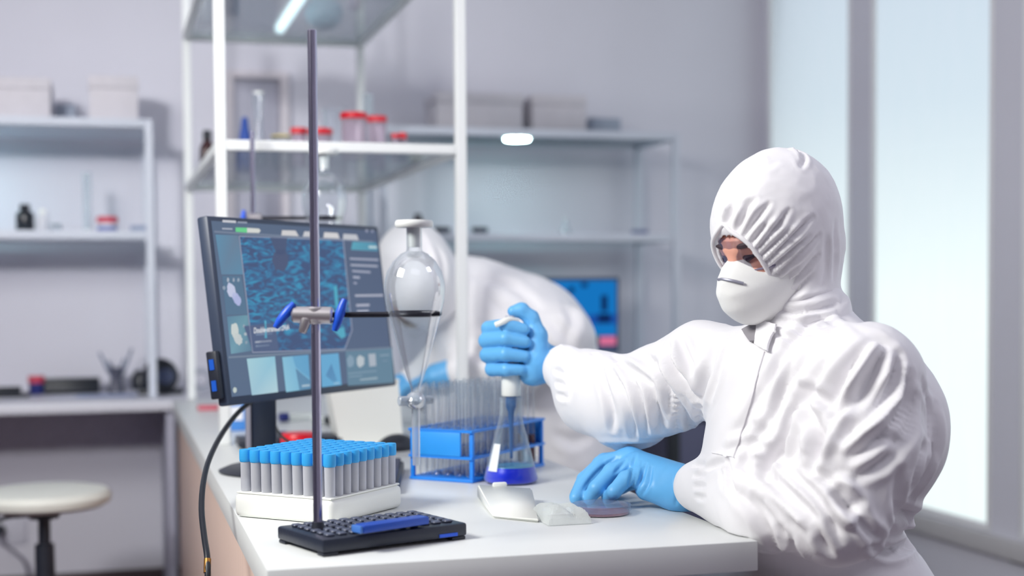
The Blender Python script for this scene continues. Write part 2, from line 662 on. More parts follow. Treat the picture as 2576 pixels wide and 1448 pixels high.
# the microscopy picture: dark blue field with cyan ridges
big = Q((600, 594), (862, 604), (884, 830), (866, 878), (634, 886))
g = G().add([m3(x, y, .0012) for x, y in big], [tuple(range(len(big)))])
scan = bpy.data.materials.new('microscopy_scan')
scan.use_nodes = True
N, L = scan.node_tree.nodes, scan.node_tree.links
N.clear()
out = N.new('ShaderNodeOutputMaterial')
em = N.new('ShaderNodeEmission')
em.inputs[1].default_value = 0.86
tc = N.new('ShaderNodeTexCoord')
mp = N.new('ShaderNodeMapping')
mp.inputs['Scale'].default_value = (15, 44, 1)
nz = N.new('ShaderNodeTexNoise')
nz.inputs['Scale'].default_value = 1.5
nz.inputs['Detail'].default_value = 2.0
nz.inputs['Distortion'].default_value = 1.6
rp = N.new('ShaderNodeValToRGB')
rp.color_ramp.elements[0].position = .40
rp.color_ramp.elements[0].color = srgb(82, 100, 138)
rp.color_ramp.elements[1].position = .66
rp.color_ramp.elements[1].color = srgb(78, 160, 200)
q = rp.color_ramp.elements.new(.50)
q.color = srgb(78, 120, 164)
L.new(tc.outputs['UV'], mp.inputs[0])
L.new(mp.outputs[0], nz.inputs['Vector'])
sx = N.new('ShaderNodeSeparateXYZ')
L.new(tc.outputs['UV'], sx.inputs[0])
mr = N.new('ShaderNodeMapRange')
mr.inputs['From Min'].default_value = -.10
mr.inputs['From Max'].default_value = -.01
mr.inputs['To Min'].default_value = .74
mr.inputs['To Max'].default_value = .98
L.new(sx.outputs['Y'], mr.inputs['Value'])
ml = N.new('ShaderNodeMath')
ml.operation = 'MULTIPLY'
L.new(nz.outputs['Fac'], ml.inputs[0])
L.new(mr.outputs[0], ml.inputs[1])
L.new(ml.outputs[0], rp.inputs[0])
L.new(rp.outputs[0], em.inputs[0])
L.new(em.outputs[0], out.inputs[0])
sm_ = g.mesh('scan_image', smooth=False)
uvl = sm_.uv_layers.new(name='UVMap')
for lp_ in sm_.loops:
    uvl.data[lp_.index].uv = big[lp_.vertex_index]
part('scan_image', sm_, scan, screen, smooth=False)


def blob(cu, cv, ru, rv, rgb, n=20, tilt=0.0, wob=0.12, seed=1):
    rng = random.Random(seed)
    pts = []
    for i in range(n):
        a = 2 * math.pi * i / n
        w = 1 + rng.uniform(-wob, wob)
        x, y = ru * math.cos(a) * w, rv * math.sin(a) * w
        pts.append((cu + x * math.cos(tilt) - y * math.sin(tilt), cv + x * math.sin(tilt) + y * math.cos(tilt)))
    return (Q(*pts), rgb)


marks = [
    blob(704, 655, 20, 28, (78, 90, 126), seed=3), (Q((678, 597), (722, 599), (716, 640), (694, 640)), (76, 90, 126)),
    (Q((612, 820), (690, 812), (700, 880), (634, 884)), (84, 100, 138)),
    (Q((838, 720), (846, 718), (850, 770), (842, 772)), (82, 180, 208)), (Q((842, 768), (850, 764), (862, 790), (856, 796)), (82, 176, 204)),
    (Q((836, 830), (864, 822), (868, 846), (858, 852)), (86, 176, 204)), (Q((664, 806), (668, 806), (670, 850), (664, 850)), (96, 190, 220)),
    # progress bar, tabs
    (Q((591, 572), (620, 573), (620, 585), (591, 583)), (112, 220, 150)), (Q((620, 573), (650, 575), (654, 580), (650, 586), (620, 585)), (226, 228, 224)),
    (Q((557, 573), (583, 574), (583, 578), (557, 577)), (178, 186, 202)),
    (Q((708, 579), (742, 580), (750, 594), (706, 592)), (222, 220, 222)), (Q((764, 582), (796, 583), (800, 596), (760, 595)), (214, 214, 220)),
    (Q((814, 584), (848, 586), (853, 600), (812, 598)), (226, 224, 226)), (Q((862, 588), (896, 590), (901, 604), (861, 602)), (206, 208, 216)),
    (Q((558, 553), (592, 555), (592, 561), (558, 559)), (214, 216, 224)), (Q((596, 557), (620, 558), (620, 562), (596, 561)), (160, 170, 190)),
    (Q((918, 577), (924, 577), (924, 584), (918, 584)), (160, 166, 190)), (Q((932, 578), (938, 578), (938, 585), (932, 585)), (150, 158, 184)),
    (Q((926, 618), (946, 619), (947, 625), (926, 624)), (200, 226, 232)),
    # lines of small print in the right column
    (Q((878, 648), (950, 651), (951, 656), (879, 653)), (170, 176, 198)), (Q((880, 664), (948, 667), (949, 672), (881, 669)), (176, 182, 202)),
    (Q((884, 679), (930, 682), (931, 687), (885, 684)), (172, 178, 200)), (Q((886, 694), (903, 695), (904, 701), (887, 700)), (176, 182, 204)),
    (Q((888, 709), (896, 710), (896, 715), (888, 714)), (166, 172, 196)), (Q((891, 741), (962, 740), (963, 745), (892, 746)), (190, 194, 212)),
    (Q((894, 765), (928, 764), (928, 770), (895, 771)), (186, 190, 210)), (Q((896, 780), (926, 779), (926, 785), (897, 786)), (182, 188, 208)),
    # left column icons
    blob(580, 730, 10, 20, (206, 212, 240), tilt=-.25, seed=5), blob(594, 752, 9, 18, (184, 192, 236), tilt=-.45, seed=6),
    blob(589, 832, 10, 20, (214, 222, 220), tilt=-.1, seed=7), blob(597, 852, 10, 16, (206, 214, 216), tilt=-.4, seed=8),
    blob(572, 704, 3, 6, (180, 190, 206), seed=9), blob(562, 724, 4, 5, (150, 166, 186), seed=10), blob(586, 704, 2.5, 5, (170, 180, 198), seed=11),
    blob(598, 704, 3, 5, (160, 176, 196), seed=12), blob(612, 820, 3, 4, (160, 176, 192), seed=13), blob(616, 840, 4, 4, (184, 196, 206), seed=14),
    blob(618, 861, 3, 4, (150, 168, 186), seed=15), blob(589, 981, 5, 7, (204, 216, 212), seed=16),
    # bottom thumbnails
    (Q((619, 902), (690, 896), (698, 986), (632, 994)), [(176, 218, 230), (150, 206, 228), (190, 222, 232), (170, 208, 226)][::-1]),
    (Q((708, 898), (774, 892), (780, 978), (718, 986)), [(150, 206, 230), (120, 184, 218), (110, 180, 222), (140, 200, 228)]),
    (Q((734, 896), (774, 892), (778, 950), (756, 936), (742, 922)), (104, 168, 212)), (Q((742, 926), (758, 940), (780, 958), (780, 978), (752, 982)), (94, 134, 172)),
    (Q((804, 892), (850, 888), (858, 968), (808, 974)), (108, 178, 222)), (Q((832, 914), (846, 956), (838, 962), (818, 944)), (88, 128, 176)),
    (Q((758, 968), (778, 966), (778, 971), (758, 973)), (200, 220, 230)), (Q((838, 962), (852, 961), (852, 965), (838, 966)), (190, 216, 232)),
    # little icons bottom right
    blob(880, 908, 9, 15, (140, 166, 188), seed=20), blob(905, 908, 10, 15, (196, 206, 214), seed=21),
    (Q((925, 890), (943, 889), (945, 920), (928, 922)), (180, 190, 204)), (Q((874, 938), (946, 931), (946, 934), (874, 941)), (134, 162, 184)),
    (Q((876, 946), (910, 943), (910, 946), (876, 949)), (132, 160, 182)), (Q((904, 953), (948, 948), (948, 953), (904, 957)), (160, 182, 196)),
    (Q((954, 892), (978, 890), (978, 894), (954, 896)), (140, 164, 184)), (Q((960, 906), (974, 905), (974, 908), (960, 909)), (124, 150, 174)),
    (Q((642, 839), (684, 836), (684, 841), (642, 844)), (136, 156, 186)), (Q((640, 858), (682, 855), (682, 860), (640, 863)), (186, 194, 210)),
    (Q((642, 868), (676, 865), (676, 870), (642, 873)), (150, 168, 192)),
]
frame_line = []
loop = [(600, 594), (862, 604), (884, 830), (866, 878), (634, 886)]
for (a, b) in zip(loop, loop[1:] + loop[:1]):
    dx, dy = b[0] - a[0], b[1] - a[1]
    l_ = math.hypot(dx, dy)
    ox, oy = -dy / l_ * 1.4, dx / l_ * 1.4
    frame_line.append((Q((a[0] - ox, a[1] - oy), (b[0] - ox, b[1] - oy), (b[0] + ox, b[1] + oy), (a[0] + ox, a[1] + oy)), (150, 158, 182)))
scr_layer('screen_graphics', frame_line + marks, .0016, parent=screen)

fc = bpy.data.curves.new('caption', 'FONT')
fc.body = 'Double-stranded DNA'
fc.size = 1.0
fc.offset = .025
fo = bpy.data.objects.new('caption', fc)
col.objects.link(fo)
bpy.context.view_layer.update()
tm = bpy.data.meshes.new_from_object(fo.evaluated_get(bpy.context.evaluated_depsgraph_get()))
bpy.data.objects.remove(fo)
co = np.array([v.co[:] for v in tm.vertices])
a_, b_ = np.array(scr(636, 838)), np.array(scr(726, 829))
h_ = np.array(scr(636, 824)) - a_
w_ = co[:, 0].max()
for v in tm.vertices:
    s2 = a_ + (b_ - a_) * v.co.x / w_ + h_ * v.co.y / .72
    v.co = m3(s2[0], s2[1], .0022)
tm.materials.clear()
part('caption', tm, emissive('caption_glow', (232, 236, 242), .9), screen, smooth=False)

# cable from the monitor over the bench edge
cab = [P(640, 1004, 2.90), P(600, 1036, 2.82), P(560, 1088, 2.70), P(528, 1150, 2.55), P(512, 1210, 2.44), P(507, 1280, 2.36),
       P(514, 1350, 2.30), P(522, 1410, 2.26), P(521, 1500, 2.24), P(512, 1700, 2.22)]
cab += [cab[-1] + np.array([-.01, .0, -.25]), np.array([cab[-1][0] - .03, cab[-1][1] + .02, .02]), np.array([cab[-1][0] - .10, cab[-1][1] + .10, .006]), np.array([cab[-1][0] - .14, cab[-1][1] + .3, .006])]
t = thing('monitor_cable', 'black cable curving down from the monitor over the left bench edge', 'cable', tuple(cab[-1]))
b0 = Vector(cab[-1])
part('lead', G().tube([Vector(p) - b0 for p in curve_pts(cab, 60)], .0050, 10), mat('cable_black', (24, 28, 38), .4), t)
part('connector', G().cyl(Vector(P(522, 1405, 2.262)) - b0, Vector(P(521, 1440, 2.252)) - b0, .0058, n=12), mat('brass', (170, 120, 60), .35, metal=.8), t)

# ------------------------------------------------------------------ retort stand in front
BANG = math.atan2(.08, .23)
BC = Vector((.373, 2.105, .7505))
t = thing('retort_stand', 'black based metal retort stand with blue screw clamp at the bench front', 'stand', BC, BANG)
BLX, BLY = .122, .074


def stud_base(t, lx, ly, nx, ny):
    part('base_plate', G().box(-lx, lx, -ly, ly, .005, .025, .004), BLACK2, t)
    for sx in (-1, 1):
        for sy in (-1, 1):
            part('rubber_foot', G().box(sx * (lx - .014) - .012, sx * (lx - .014) + .012, sy * (ly - .012) - .010, sy * (ly - .012) + .010, 0, .0049, .001), BLACK, t)
    g = G()
    px_, py_ = 2 * (lx - .012) / nx, 2 * (ly - .012) / ny
    g.box(-px_ * .34, px_ * .34, -py_ * .32, py_ * .32, 0, .0042, .0016, seg=1)
    me = g.mesh('stud')
    sm = mat('grey_stud', (84, 90, 110), .3, noise=.25, nscale=300)
    me.materials.append(sm)
    for i in range(nx):
        for j in range(ny):
            x, y = -lx + .012 + px_ * (i + .5), -ly + .012 + py_ * (j + .5)
            o = part('stud', me, sm, t)
            o.location = (x, y, .0249)


stud_base(t, BLX, BLY, 11, 6)
part('label_strip', G().box(.072, .104, -BLY - .0012, -BLY - .0001, .007, .012), BLUEP, t, smooth=False, label='small blue strip on the front edge')
Rinv = Matrix.Rotation(-BANG, 4, 'Z')


def loc(p, root=BC):
    return Rinv @ (Vector(p) - root)


rb = on_z(800, 1330, .777)
RX, RY = rb[0], rb[1]
rod_top = on_y(783, 75, RY)[2]
part('rod', G().cyl(loc((RX, RY, .7752)), loc((RX, RY, rod_top)), .0068, n=24, bev=.001), STEEL, t)
part('rod_collar', G().cyl(loc((RX, RY, .7751)), loc((RX, RY, .788)), .011, .0085, n=20), BLACK, t)
zc = on_y(795, 792, RY)[2]
cdir = Vector((CR[0], CR[1], 0)).normalized()           # the clamp points sideways, along the bench
cfw = Vector((-cdir.y, cdir.x, 0))


def cl(a, b, z):                                        # along clamp, towards viewer (-) / away (+), height
    return loc(Vector((RX, RY, zc + z)) + cdir * a + cfw * b)


bh = part('boss_head', G().cyl(cl(-.034, -.002, 0.001), cl(.026, -.002, -.001), .012, .013, n=18, bev=.003)
          .cyl(cl(0, 0, -.013), cl(0, 0, .012), .0135, n=20, bev=.002)
          .cyl(cl(-.012, -.008, -.004), cl(-.018, -.010, -.026), .008, .006, n=14, bev=.002), ALU, t)
for a, ang, L_ in ((-.044, .9, .022), (.036, 1.25, .024)):
    c_, s_ = math.cos(ang) * L_, math.sin(ang) * L_
    sgn = 1
    part('wing_screw', G().tube([cl(a - c_ * sgn, -.004, -s_), cl(a - c_ * .5, -.006, -s_ * .5), cl(a, -.006, 0), cl(a + c_ * .5, -.006, s_ * .5), cl(a + c_ * sgn, -.004, s_)],
                                [.0042, .0066, .0072, .0066, .0042], 12), BLUEP, t, label='blue plastic wing screw')
end = on_y(1112, 790, RY)
alen = float((Vector(end) - Vector((RX, RY, zc))).dot(cdir))
part('clamp_arm', G().tube([cl(.026, 0, 0), cl(alen * .55, .0, .0), cl(alen * .66, -.006, .001)], [.0042, .0042, .004], 12), mat('black_rod', (26, 26, 38), .3, metal=.3), t)
FX = float((Vector(on_y(1049, 790, RY + .004)) - Vector((RX, RY, zc))).dot(cdir))     # funnel axis along the arm
JR = .0335
jaw = []
for s in (-1, 1):
    pts = [cl(FX + JR * math.cos(a) * 1.0, s * JR * math.sin(a), .001 + .001 * s) for a in np.linspace(math.pi, .9, 14)]
    pts.append(cl(alen, s * .020, .001))
    part('clamp_jaw', G().tube(pts, .0036, 10), mat('black_rod', (26, 26, 38), .3, metal=.3), t)


# ------------------------------------------------------------------ separating funnels
def sep_funnel(label, c, s, group=None):
    """c = point on the axis at the clamp height; s = scale"""
    t = thing('separating_funnel', label, 'glassware', c)
    prof = [(.0115, .128), (.0112, .098), (.012, .094), (.020, .090), (.031, .080), (.040, .065), (.0442, .048), (.0445, .036), (.0425, .020),
            (.0375, .000), (.032, -.020), (.0255, -.045), (.019, -.068), (.0125, -.090), (.0075, -.105), (.006, -.112)]
    part('bulb', G().lathe([(r * s, z * s) for r, z in prof], 40), GLS, t)
    st = part('stopper', G().lathe([(0, .139), (.026, .139), (.028, .136), (.028, .130), (.026, .1285), (.012, .1285), (.0095, .100), (0, .100)][::-1]
                                   if s < 0 else [(r * s, z * s) for r, z in [(0, .100), (.0095, .100), (.0108, .128), (.026, .1285), (.028, .131), (.028, .136), (.026, .139), (0, .139)]], 32),
              mat('frosted_stopper', (240, 242, 240), .35), t)
    part('stopcock', G().lathe([(r * s, z * s) for r, z in [(.006, -.112), (.012, -.116), (.015, -.124), (.012, -.132), (.006, -.136)]], 24)
         .cyl(Vector((-.026, -.004, -.124)) * s, Vector((.026, .004, -.124)) * s, .007 * s, .006 * s, n=16, bev=.001), glass('stopcock_glass', edge=(170, 180, 205), edge_amt=.8, body=.25), t)
    part('stem', G().lathe([(r * s, z * s) for r, z in [(.006, -.136), (.0058, -.200), (.0054, -.219)]], 20), glass('stem_glass', edge=(160, 172, 205), edge_amt=.8, body=.30), t)
    return t


fpos = Vector((RX, RY, zc)) + cdir * FX
sep_funnel('clear glass separating funnel with white stopper held by the front stand', (fpos.x, fpos.y, zc - .002), 1.0)

# second stand behind the monitor
S2 = Vector((.41, 3.455, .7505))
t = thing('retort_stand', 'thin metal retort stand behind the monitor holding the rear funnel', 'stand', S2)
part('base_plate', G().box(-.125, .125, -.055, .055, .004, .024, .004), BLACK2, t)
for sx in (-1, 1):
    part('rubber_foot', G().box(sx * .10 - .014, sx * .10 + .014, -.05, .05, 0, .0039, .001), BLACK, t)
r2 = on_y(637, 540, 3.475)
part('rod', G().cyl((r2[0] - S2.x, .02, .0242), (r2[0] - S2.x, .02, on_y(637, 330, 3.475)[2] - S2.z), .0062, n=16, bev=.001), STEEL, t)
f2 = on_y(817, 548, 3.44)
z2 = f2[2] - S2.z
part('boss_head', G().cyl((r2[0] - S2.x - .02, .02, z2), (r2[0] - S2.x + .02, .02, z2), .012, n=16, bev=.003), ALU, t)
part('wing_screw', G().tube([(r2[0] - S2.x - .030, .0, z2 - .016), (r2[0] - S2.x - .026, -.002, z2), (r2[0] - S2.x - .024, .0, z2 + .018)], [.004, .007, .004], 12), BLUEP, t)
ax2 = f2[0] - S2.x
part('clamp_arm', G().cyl((r2[0] - S2.x + .0201, .014, z2), (ax2 - .042, -.010, z2), .0045, n=12), mat('black_rod', (26, 26, 38), .3, metal=.3), t)
for s in (-1, 1):
    part('clamp_jaw', G().tube([(ax2 + .042 * math.cos(a), -.012 + s * .042 * math.sin(a), z2) for a in np.linspace(math.pi, .35, 12)], .0042, 10),
         mat('black_rod', (26, 26, 38), .3, metal=.3), t)
sep_funnel('larger clear separating funnel held above the monitor top edge', (f2[0], S2.y - .012, f2[2] - .004), 1.22)

# ------------------------------------------------------------------ rack of blue capped tubes
TRA = math.atan2(-.138, .144)
TRF = Vector((.335, 2.261, .7505))
ex, ey = Vector((math.cos(TRA), math.sin(TRA), 0)), Vector((-math.sin(TRA), math.cos(TRA), 0))
SX, SY = .200, .212
tc_ = TRF - ex * SX / 2 + ey * SY / 2
t = thing('tube_rack', 'square white tray rack full of blue capped tubes beside the retort stand', 'rack', tc_, TRA)
part('tray', G().box(-SX / 2, SX / 2, -SY / 2, SY / 2, 0, .040, .010, seg=3), PLW, t)
part('tray_lip', G().box(-SX / 2 + .004, SX / 2 - .004, -SY / 2 + .004, SY / 2 - .004, .0395, .0425, .001), PLW, t)
n_t = 9
capg = G().lathe([(0, .049), (.0095, .049), (.0103, .051), (.0106, .053), (.0106, .067), (.0100, .0695), (.006, .0697), (0, .067)], 16)
bodyg = G().lathe([(0, 0), (.0080, 0), (.0086, .002), (.0090, .0488)], 14)
capm, bodym = capg.mesh('cap'), bodyg.mesh('tube_body')
capm.materials.append(CAPB)
bodym.materials.append(PLA_TUBE)
RT = Matrix.Rotation(TRA, 4, 'Z')
pxs, pys = (SX - .008) / n_t, (SY - .010) / n_t
ORD = ['first', 'second', 'third', 'fourth', 'fifth', 'sixth', 'seventh', 'eighth', 'ninth', 'tenth']
first = None
corner = {(0, 0): 'blue capped tube in the left corner of the white tray rack', (n_t - 1, 0): 'blue capped tube in the nearest corner of the white tray rack',
          (n_t - 1, n_t - 1): 'blue capped tube in the right corner of the white tray rack'}
for i in range(n_t):
    for j in range(n_t):
        p = RT @ Vector((-SX / 2 + .004 + pxs * (i + .5), -SY / 2 + .005 + pys * (j + .5), .0427))
        if first is None:
            first = thing('capped_tube', corner[(0, 0)], 'tube', tc_ + p, TRA, 'blue capped tubes in the white tray rack')
            part('cap', capm, CAPB, first)
            part('tube_body', bodym, PLA_TUBE, first)
        else:
            copy_tree(first, tc_ + p, TRA, corner.get((i, j), 'blue capped tube, %s from left in the %s row back from the near left edge' % (ORD[i], ORD[j])))

# ------------------------------------------------------------------ blue test tube rack with glass tubes
RA = math.radians(45.5)
RF = Vector((.671, 2.676, .7505))                     # nearest bottom corner
rx, ry = Vector((math.cos(RA), math.sin(RA), 0)), Vector((-math.sin(RA), math.cos(RA), 0))
LX, LY = .288, .134
rc = RF + rx * LX / 2 + ry * LY / 2
NXR, NYR = 10, 5
t = thing('test_tube_rack', 'blue metal test tube rack full of glass tubes behind the flask', 'rack', rc, RA)
pitx, pity = LX / NXR, LY / NYR


def plate_with_holes(z0, z1, r, lx, ly):
    """plate built of square cells each with an open hole"""
    g = G()
    n = 12
    for zz, flip in ((z1, False), (z0, True)):
        for i in range(NXR):
            for j in range(NYR):
                cx_, cy_ = -LX / 2 + pitx * (i + .5), -LY / 2 + pity * (j + .5)
                v = []
                for k in range(n):
                    a = 2 * math.pi * (k + .5) / n
                    c_, s_ = math.cos(a), math.sin(a)
                    m_ = max(abs(c_), abs(s_))
                    v.append((cx_ + c_ / m_ * pitx / 2, cy_ + s_ / m_ * pity / 2, zz))
                for k in range(n):
                    a = 2 * math.pi * (k + .5) / n
                    v.append((cx_ + r * math.cos(a), cy_ + r * math.sin(a), zz))
                f = [(k, (k + 1) % n, n + (k + 1) % n, n + k) for k in range(n)]
                g.add(v, [q[::-1] for q in f] if flip else f)
    e_ = .006
    g.box(-lx / 2 - e_, -LX / 2, -ly / 2 - e_, ly / 2 + e_, z0 - .002, z1, 0)
    g.box(LX / 2, lx / 2 + e_, -ly / 2 - e_, ly / 2 + e_, z0 - .002, z1, 0)
    g.box(-LX / 2, LX / 2, -ly / 2 - e_, -LY / 2, z0 - .002, z1, 0)
    g.box(-LX / 2, LX / 2, LY / 2, ly / 2 + e_, z0 - .002, z1, 0)
    return g


ZB, ZM, ZT = .006, .050, .102
part('bottom_plate', G().box(-LX / 2 - .008, LX / 2 + .008, -LY / 2 - .006, LY / 2 + .006, 0, ZB, .001), RACKB, t)
part('middle_plate', plate_with_holes(ZM - .003, ZM, .0102, LX + .008, LY), RACKB, t)
part('top_plate', plate_with_holes(ZT - .003, ZT, .0102, LX + .008, LY), RACKB, t)
part('end_plate', G().box(-LX / 2 - .011, -LX / 2 - .0045, -LY / 2 + .020, LY / 2 - .002, ZM + .0005, ZT - .0052, .001), mat('blue_plate', (50, 160, 248), .45), t, label='flat bright blue end plate')
part('end_plate', G().box(LX / 2 + .0045, LX / 2 + .011, -LY / 2 + .002, LY / 2 - .002, ZM + .0005, ZT - .0052, .001), mat('blue_plate', (50, 160, 248), .45), t)
for sx in (-1, 1):
    for sy in (-1, 1):
        part('leg', G().box(sx * (LX / 2 + .001) - .004, sx * (LX / 2 + .001) + .004, sy * (LY / 2 + .001) - .004, sy * (LY / 2 + .001) + .004, ZB, ZT - .0032, .001), RACKB, t)
tub = G().lathe([(0, 0), (.0045, .0006), (.0072, .004), (.0080, .009), (.0080, .180), (.0089, .1825), (.0084, .184)], 14)
tubm = tub.mesh('tube_glass')
tubm.materials.append(GLS_TUBE)
bl = G().lathe([(0, .001), (.0045, .0016), (.0070, .005), (.0074, .010), (.0074, .062), (0, .062)], 14)
blm = bl.mesh('blood')
BLOOD = mat('blood_red', (96, 10, 26), .25)
blm.materials.append(BLOOD)
RR = Matrix.Rotation(RA, 4, 'Z')
rng = random.Random(4)
first = None
for i in range(NXR):
    for j in range(NYR):
        p = rc + RR @ Vector((-LX / 2 + pitx * (i + .5), -LY / 2 + pity * (j + .5), ZB + .0005))
        red = i == NXR - 1 and j in (0, 1)
        lb = 'empty glass test tube in the middle of the blue rack behind the outer rows'
        if j == 0:
            lb = 'empty glass test tube, %s from the near corner along the rack side by the flask' % ORD[i]
        elif i == 0:
            lb = 'empty glass test tube, %s from the near corner above the flat blue end plate' % ORD[j]
        elif i == NXR - 1 or j == NYR - 1:
            lb = 'empty glass test tube in the far outer row of the blue rack'
        if red:
            lb = 'glass tube of dark red blood at the right corner of the blue rack' if j == 0 else 'second glass tube of blood behind the corner one in the blue rack'
        o = bpy.data.objects.new('test_tube', tubm)
        col.objects.link(o)
        o.location = p
        o.rotation_euler = (rng.uniform(-.014, .014), rng.uniform(-.014, .014), 0)
        o['label'], o['category'], o['group'] = lb, 'test tube', 'glass test tubes in the blue rack'
        if red:
            part('blood', blm, BLOOD, o, label='dark red blood')

# ------------------------------------------------------------------ conical flask with blue liquid, and the pipette
FL = Vector((.744, 2.655, .7505))
t = thing('conical_flask', 'conical glass flask with deep blue liquid under the pipette', 'flask', FL)
fp = [(0, .001), (.046, .001), (.0515, .004), (.0525, .009), (.050, .020), (.0235, .122), (.0215, .130), (.0205, .160), (.0225, .1655), (.0215, .167)]
part('glass_body', G().lathe(fp, 44), GLS, t)
rl = .0525 - (.0525 - .0215) * (.032 / .130)
liq = part('liquid', G().lathe([(0, .002), (.0455, .002), (.0505, .0045), (.0517, .009), (.0492, .020), (.0466, .031), (.0455, .0322), (0, .0322)], 44),
           mat('blue_liquid', (4, 44, 236), .3, noise=.1, nscale=10, spec=.25), t, label='deep blue liquid')
part('meniscus', G().lathe([(.0452, .0324), (.0448, .0332), (0, .0334)], 44), mat('pale_blue_surface', (110, 190, 226), .15), liq)
lg = G()
av = []
for k in range(9):
    a = math.radians(-142 + 30 * k / 8) + math.atan2(-CF[1], -CF[0]) - math.radians(-142 + 15) - .85
    for zz in (.026, .042, .060, .078):
        rr = np.interp(zz, [.020, .122], [.0502, .0237]) + .0006
        av.append((rr * math.cos(a), rr * math.sin(a), zz))
lg.add(av, [(k * 4 + j, k * 4 + 4 + j, k * 4 + 5 + j, k * 4 + 1 + j) for k in range(8) for j in range(3)])
part('label_patch', lg, mat('frosted_label', (240, 244, 248), .6), t, label='frosted white marking patch')

PX_, PY_ = FL.x + .002, FL.y + .003
PB = Vector((PX_, PY_, .7505))
t = thing('pipette', 'white handheld pipette lowered into the blue liquid flask', 'pipette', (PX_, PY_, .7505 + .045))
o_ = .045
pz0 = on_y(1288, 995, PY_)[2] - PB.z - o_             # lower end of the white grip
pz1 = on_y(1288, 806, PY_)[2] - PB.z - o_             # top of the grip, under the thumb
sc = pz0 / .150
part('shaft', G().lathe([(r, z * sc) for r, z in [(0, .002), (.0030, .002), (.0034, .05), (.0046, .085), (.006, .112), (.0098, .124), (.0105, .134), (.0105, .1498)]], 20),
     glass('pipette_tip_plastic', tint=(170, 200, 230), edge=(70, 110, 180), edge_amt=.7, body=.40, body_rgb=(96, 146, 206)), t, label='translucent blue lower shaft and tip')
part('grip', G().lathe([(0, pz0), (.0175, pz0), (.0185, pz0 + .002), (.0185, pz0 + .036), (.016, pz0 + .045), (.0135, pz0 + .07), (.0135, pz1 - .02), (.0150, pz1 - .010), (.0150, pz1), (0, pz1 + .0002)], 24), PLW, t)
hk = [Vector((0, 0, pz1 - .006)) - cdir * a_ + Vector((0, 0, b_)) + cfw * c_ for a_, b_, c_ in ((-.014, .004, -.020), (.002, .009, -.034), (.016, .004, -.044), (.028, -.001, -.040))]
part('finger_rest', G().tube(curve_pts(hk, 16), .0058, 12), PLW, t)
part('plunger', G().cyl((0, 0, pz1 + .0003), (0, 0, pz1 + .006), .006, n=16).cyl((0, 0, pz1 + .0061), (0, 0, pz1 + .010), .010, n=16, bev=.001), mat('grey_plunger', (190, 188, 200), .4), t)

# ------------------------------------------------------------------ petri dish, white case, wrapper, keyboard, mouse, blue bar
pd = on_z(1512, 1288, .752)
t = thing('petri_dish', 'shallow clear petri dish with reddish agar by the blue gloved fingertips', 'dish', (pd[0], pd[1], .7505))
bs = part('dish_base', G().lathe([(0, .0005), (.047, .0005), (.0475, .001), (.0475, .012)], 40), GLS, t)
part('agar', G().lathe([(0, .0012), (.0465, .0012), (.0465, .0045), (0, .0045)], 40), mat('red_agar', (206, 158, 174), .3, noise=.3, nscale=60), bs)
part('dish_lid', G().lathe([(.0505, .0062), (.0505, .0152), (.0498, .0160), (0, .0160)], 40), glass('lid_plastic', tint=(232, 239, 248), edge=(170, 192, 226), edge_amt=.25, body=.05, body_rgb=(206, 220, 240)), t)

ca_ = [on_z(1240, 1300, .752), on_z(1358, 1312, .752), on_z(1338, 1226, .776), on_z(1200, 1216, .776)]
cc = Vector(sum(ca_) / 4)
cc.z = .7505
t = thing('instrument_case', 'white wedge shaped plastic case in front of the flask', 'case', cc)
A, B, C_, D = [Vector(p) - cc for p in ca_]
bm = bmesh.new()
zt0, zt1 = .006, .025
vs = [bm.verts.new(p) for p in ((A.x, A.y, 0), (B.x, B.y, 0), (C_.x, C_.y, 0), (D.x, D.y, 0), (A.x, A.y, zt0), (B.x, B.y, zt0), (C_.x, C_.y, zt1), (D.x, D.y, zt1))]
for q in ((3, 2, 1, 0), (4, 5, 6, 7), (0, 1, 5, 4), (1, 2, 6, 5), (2, 3, 7, 6), (3, 0, 4, 7)):
    bm.faces.new([vs[k] for k in q])
bmesh.ops.bevel(bm, geom=bm.edges[:], offset=.0028, segments=2, affect='EDGES')
me = bpy.data.meshes.new('case_body')
bm.to_mesh(me)
bm.free()
me.polygons.foreach_set('use_smooth', [True] * len(me.polygons))
part('case_body', me, PLW, t)
tb = (C_ + (D - C_) * .58)
part('latch_tab', G().box(tb.x - .013, tb.x + .013, tb.y - .004, tb.y + .006, .018, .031, .003), PLW, t)

wp = on_z(1410, 1306, .7505)
t = thing('clear_wrapper', 'crumpled clear plastic wrapper lying right of the white wedge case', 'wrapper', (wp[0], wp[1], .7505))
bm = bmesh.new()
bmesh.ops.create_grid(bm, x_segments=26, y_segments=22, size=.5)
rng = random.Random(11)
ph = [(rng.uniform(20, 90), rng.uniform(0, 6.28), rng.uniform(0, 6.28)) for _ in range(9)]
for v in bm.verts:
    x, y = v.co.x * .074, v.co.y * .11
    z = .012
    for k, (f_, a_, p_) in enumerate(ph):
        z += .0030 / (1 + .12 * k) * abs(math.sin((x * math.cos(a_) + y * math.sin(a_)) * f_ * 1.6 + p_))
    ed = max(abs(v.co.x), abs(v.co.y)) * 2
    v.co = (x, y, max(.0004, z * (1 - ed ** 6)))
me = bpy.data.meshes.new('wrapper_film')
bm.to_mesh(me)
bm.free()
part('wrapper_film', me, BAG, t, smooth=False)

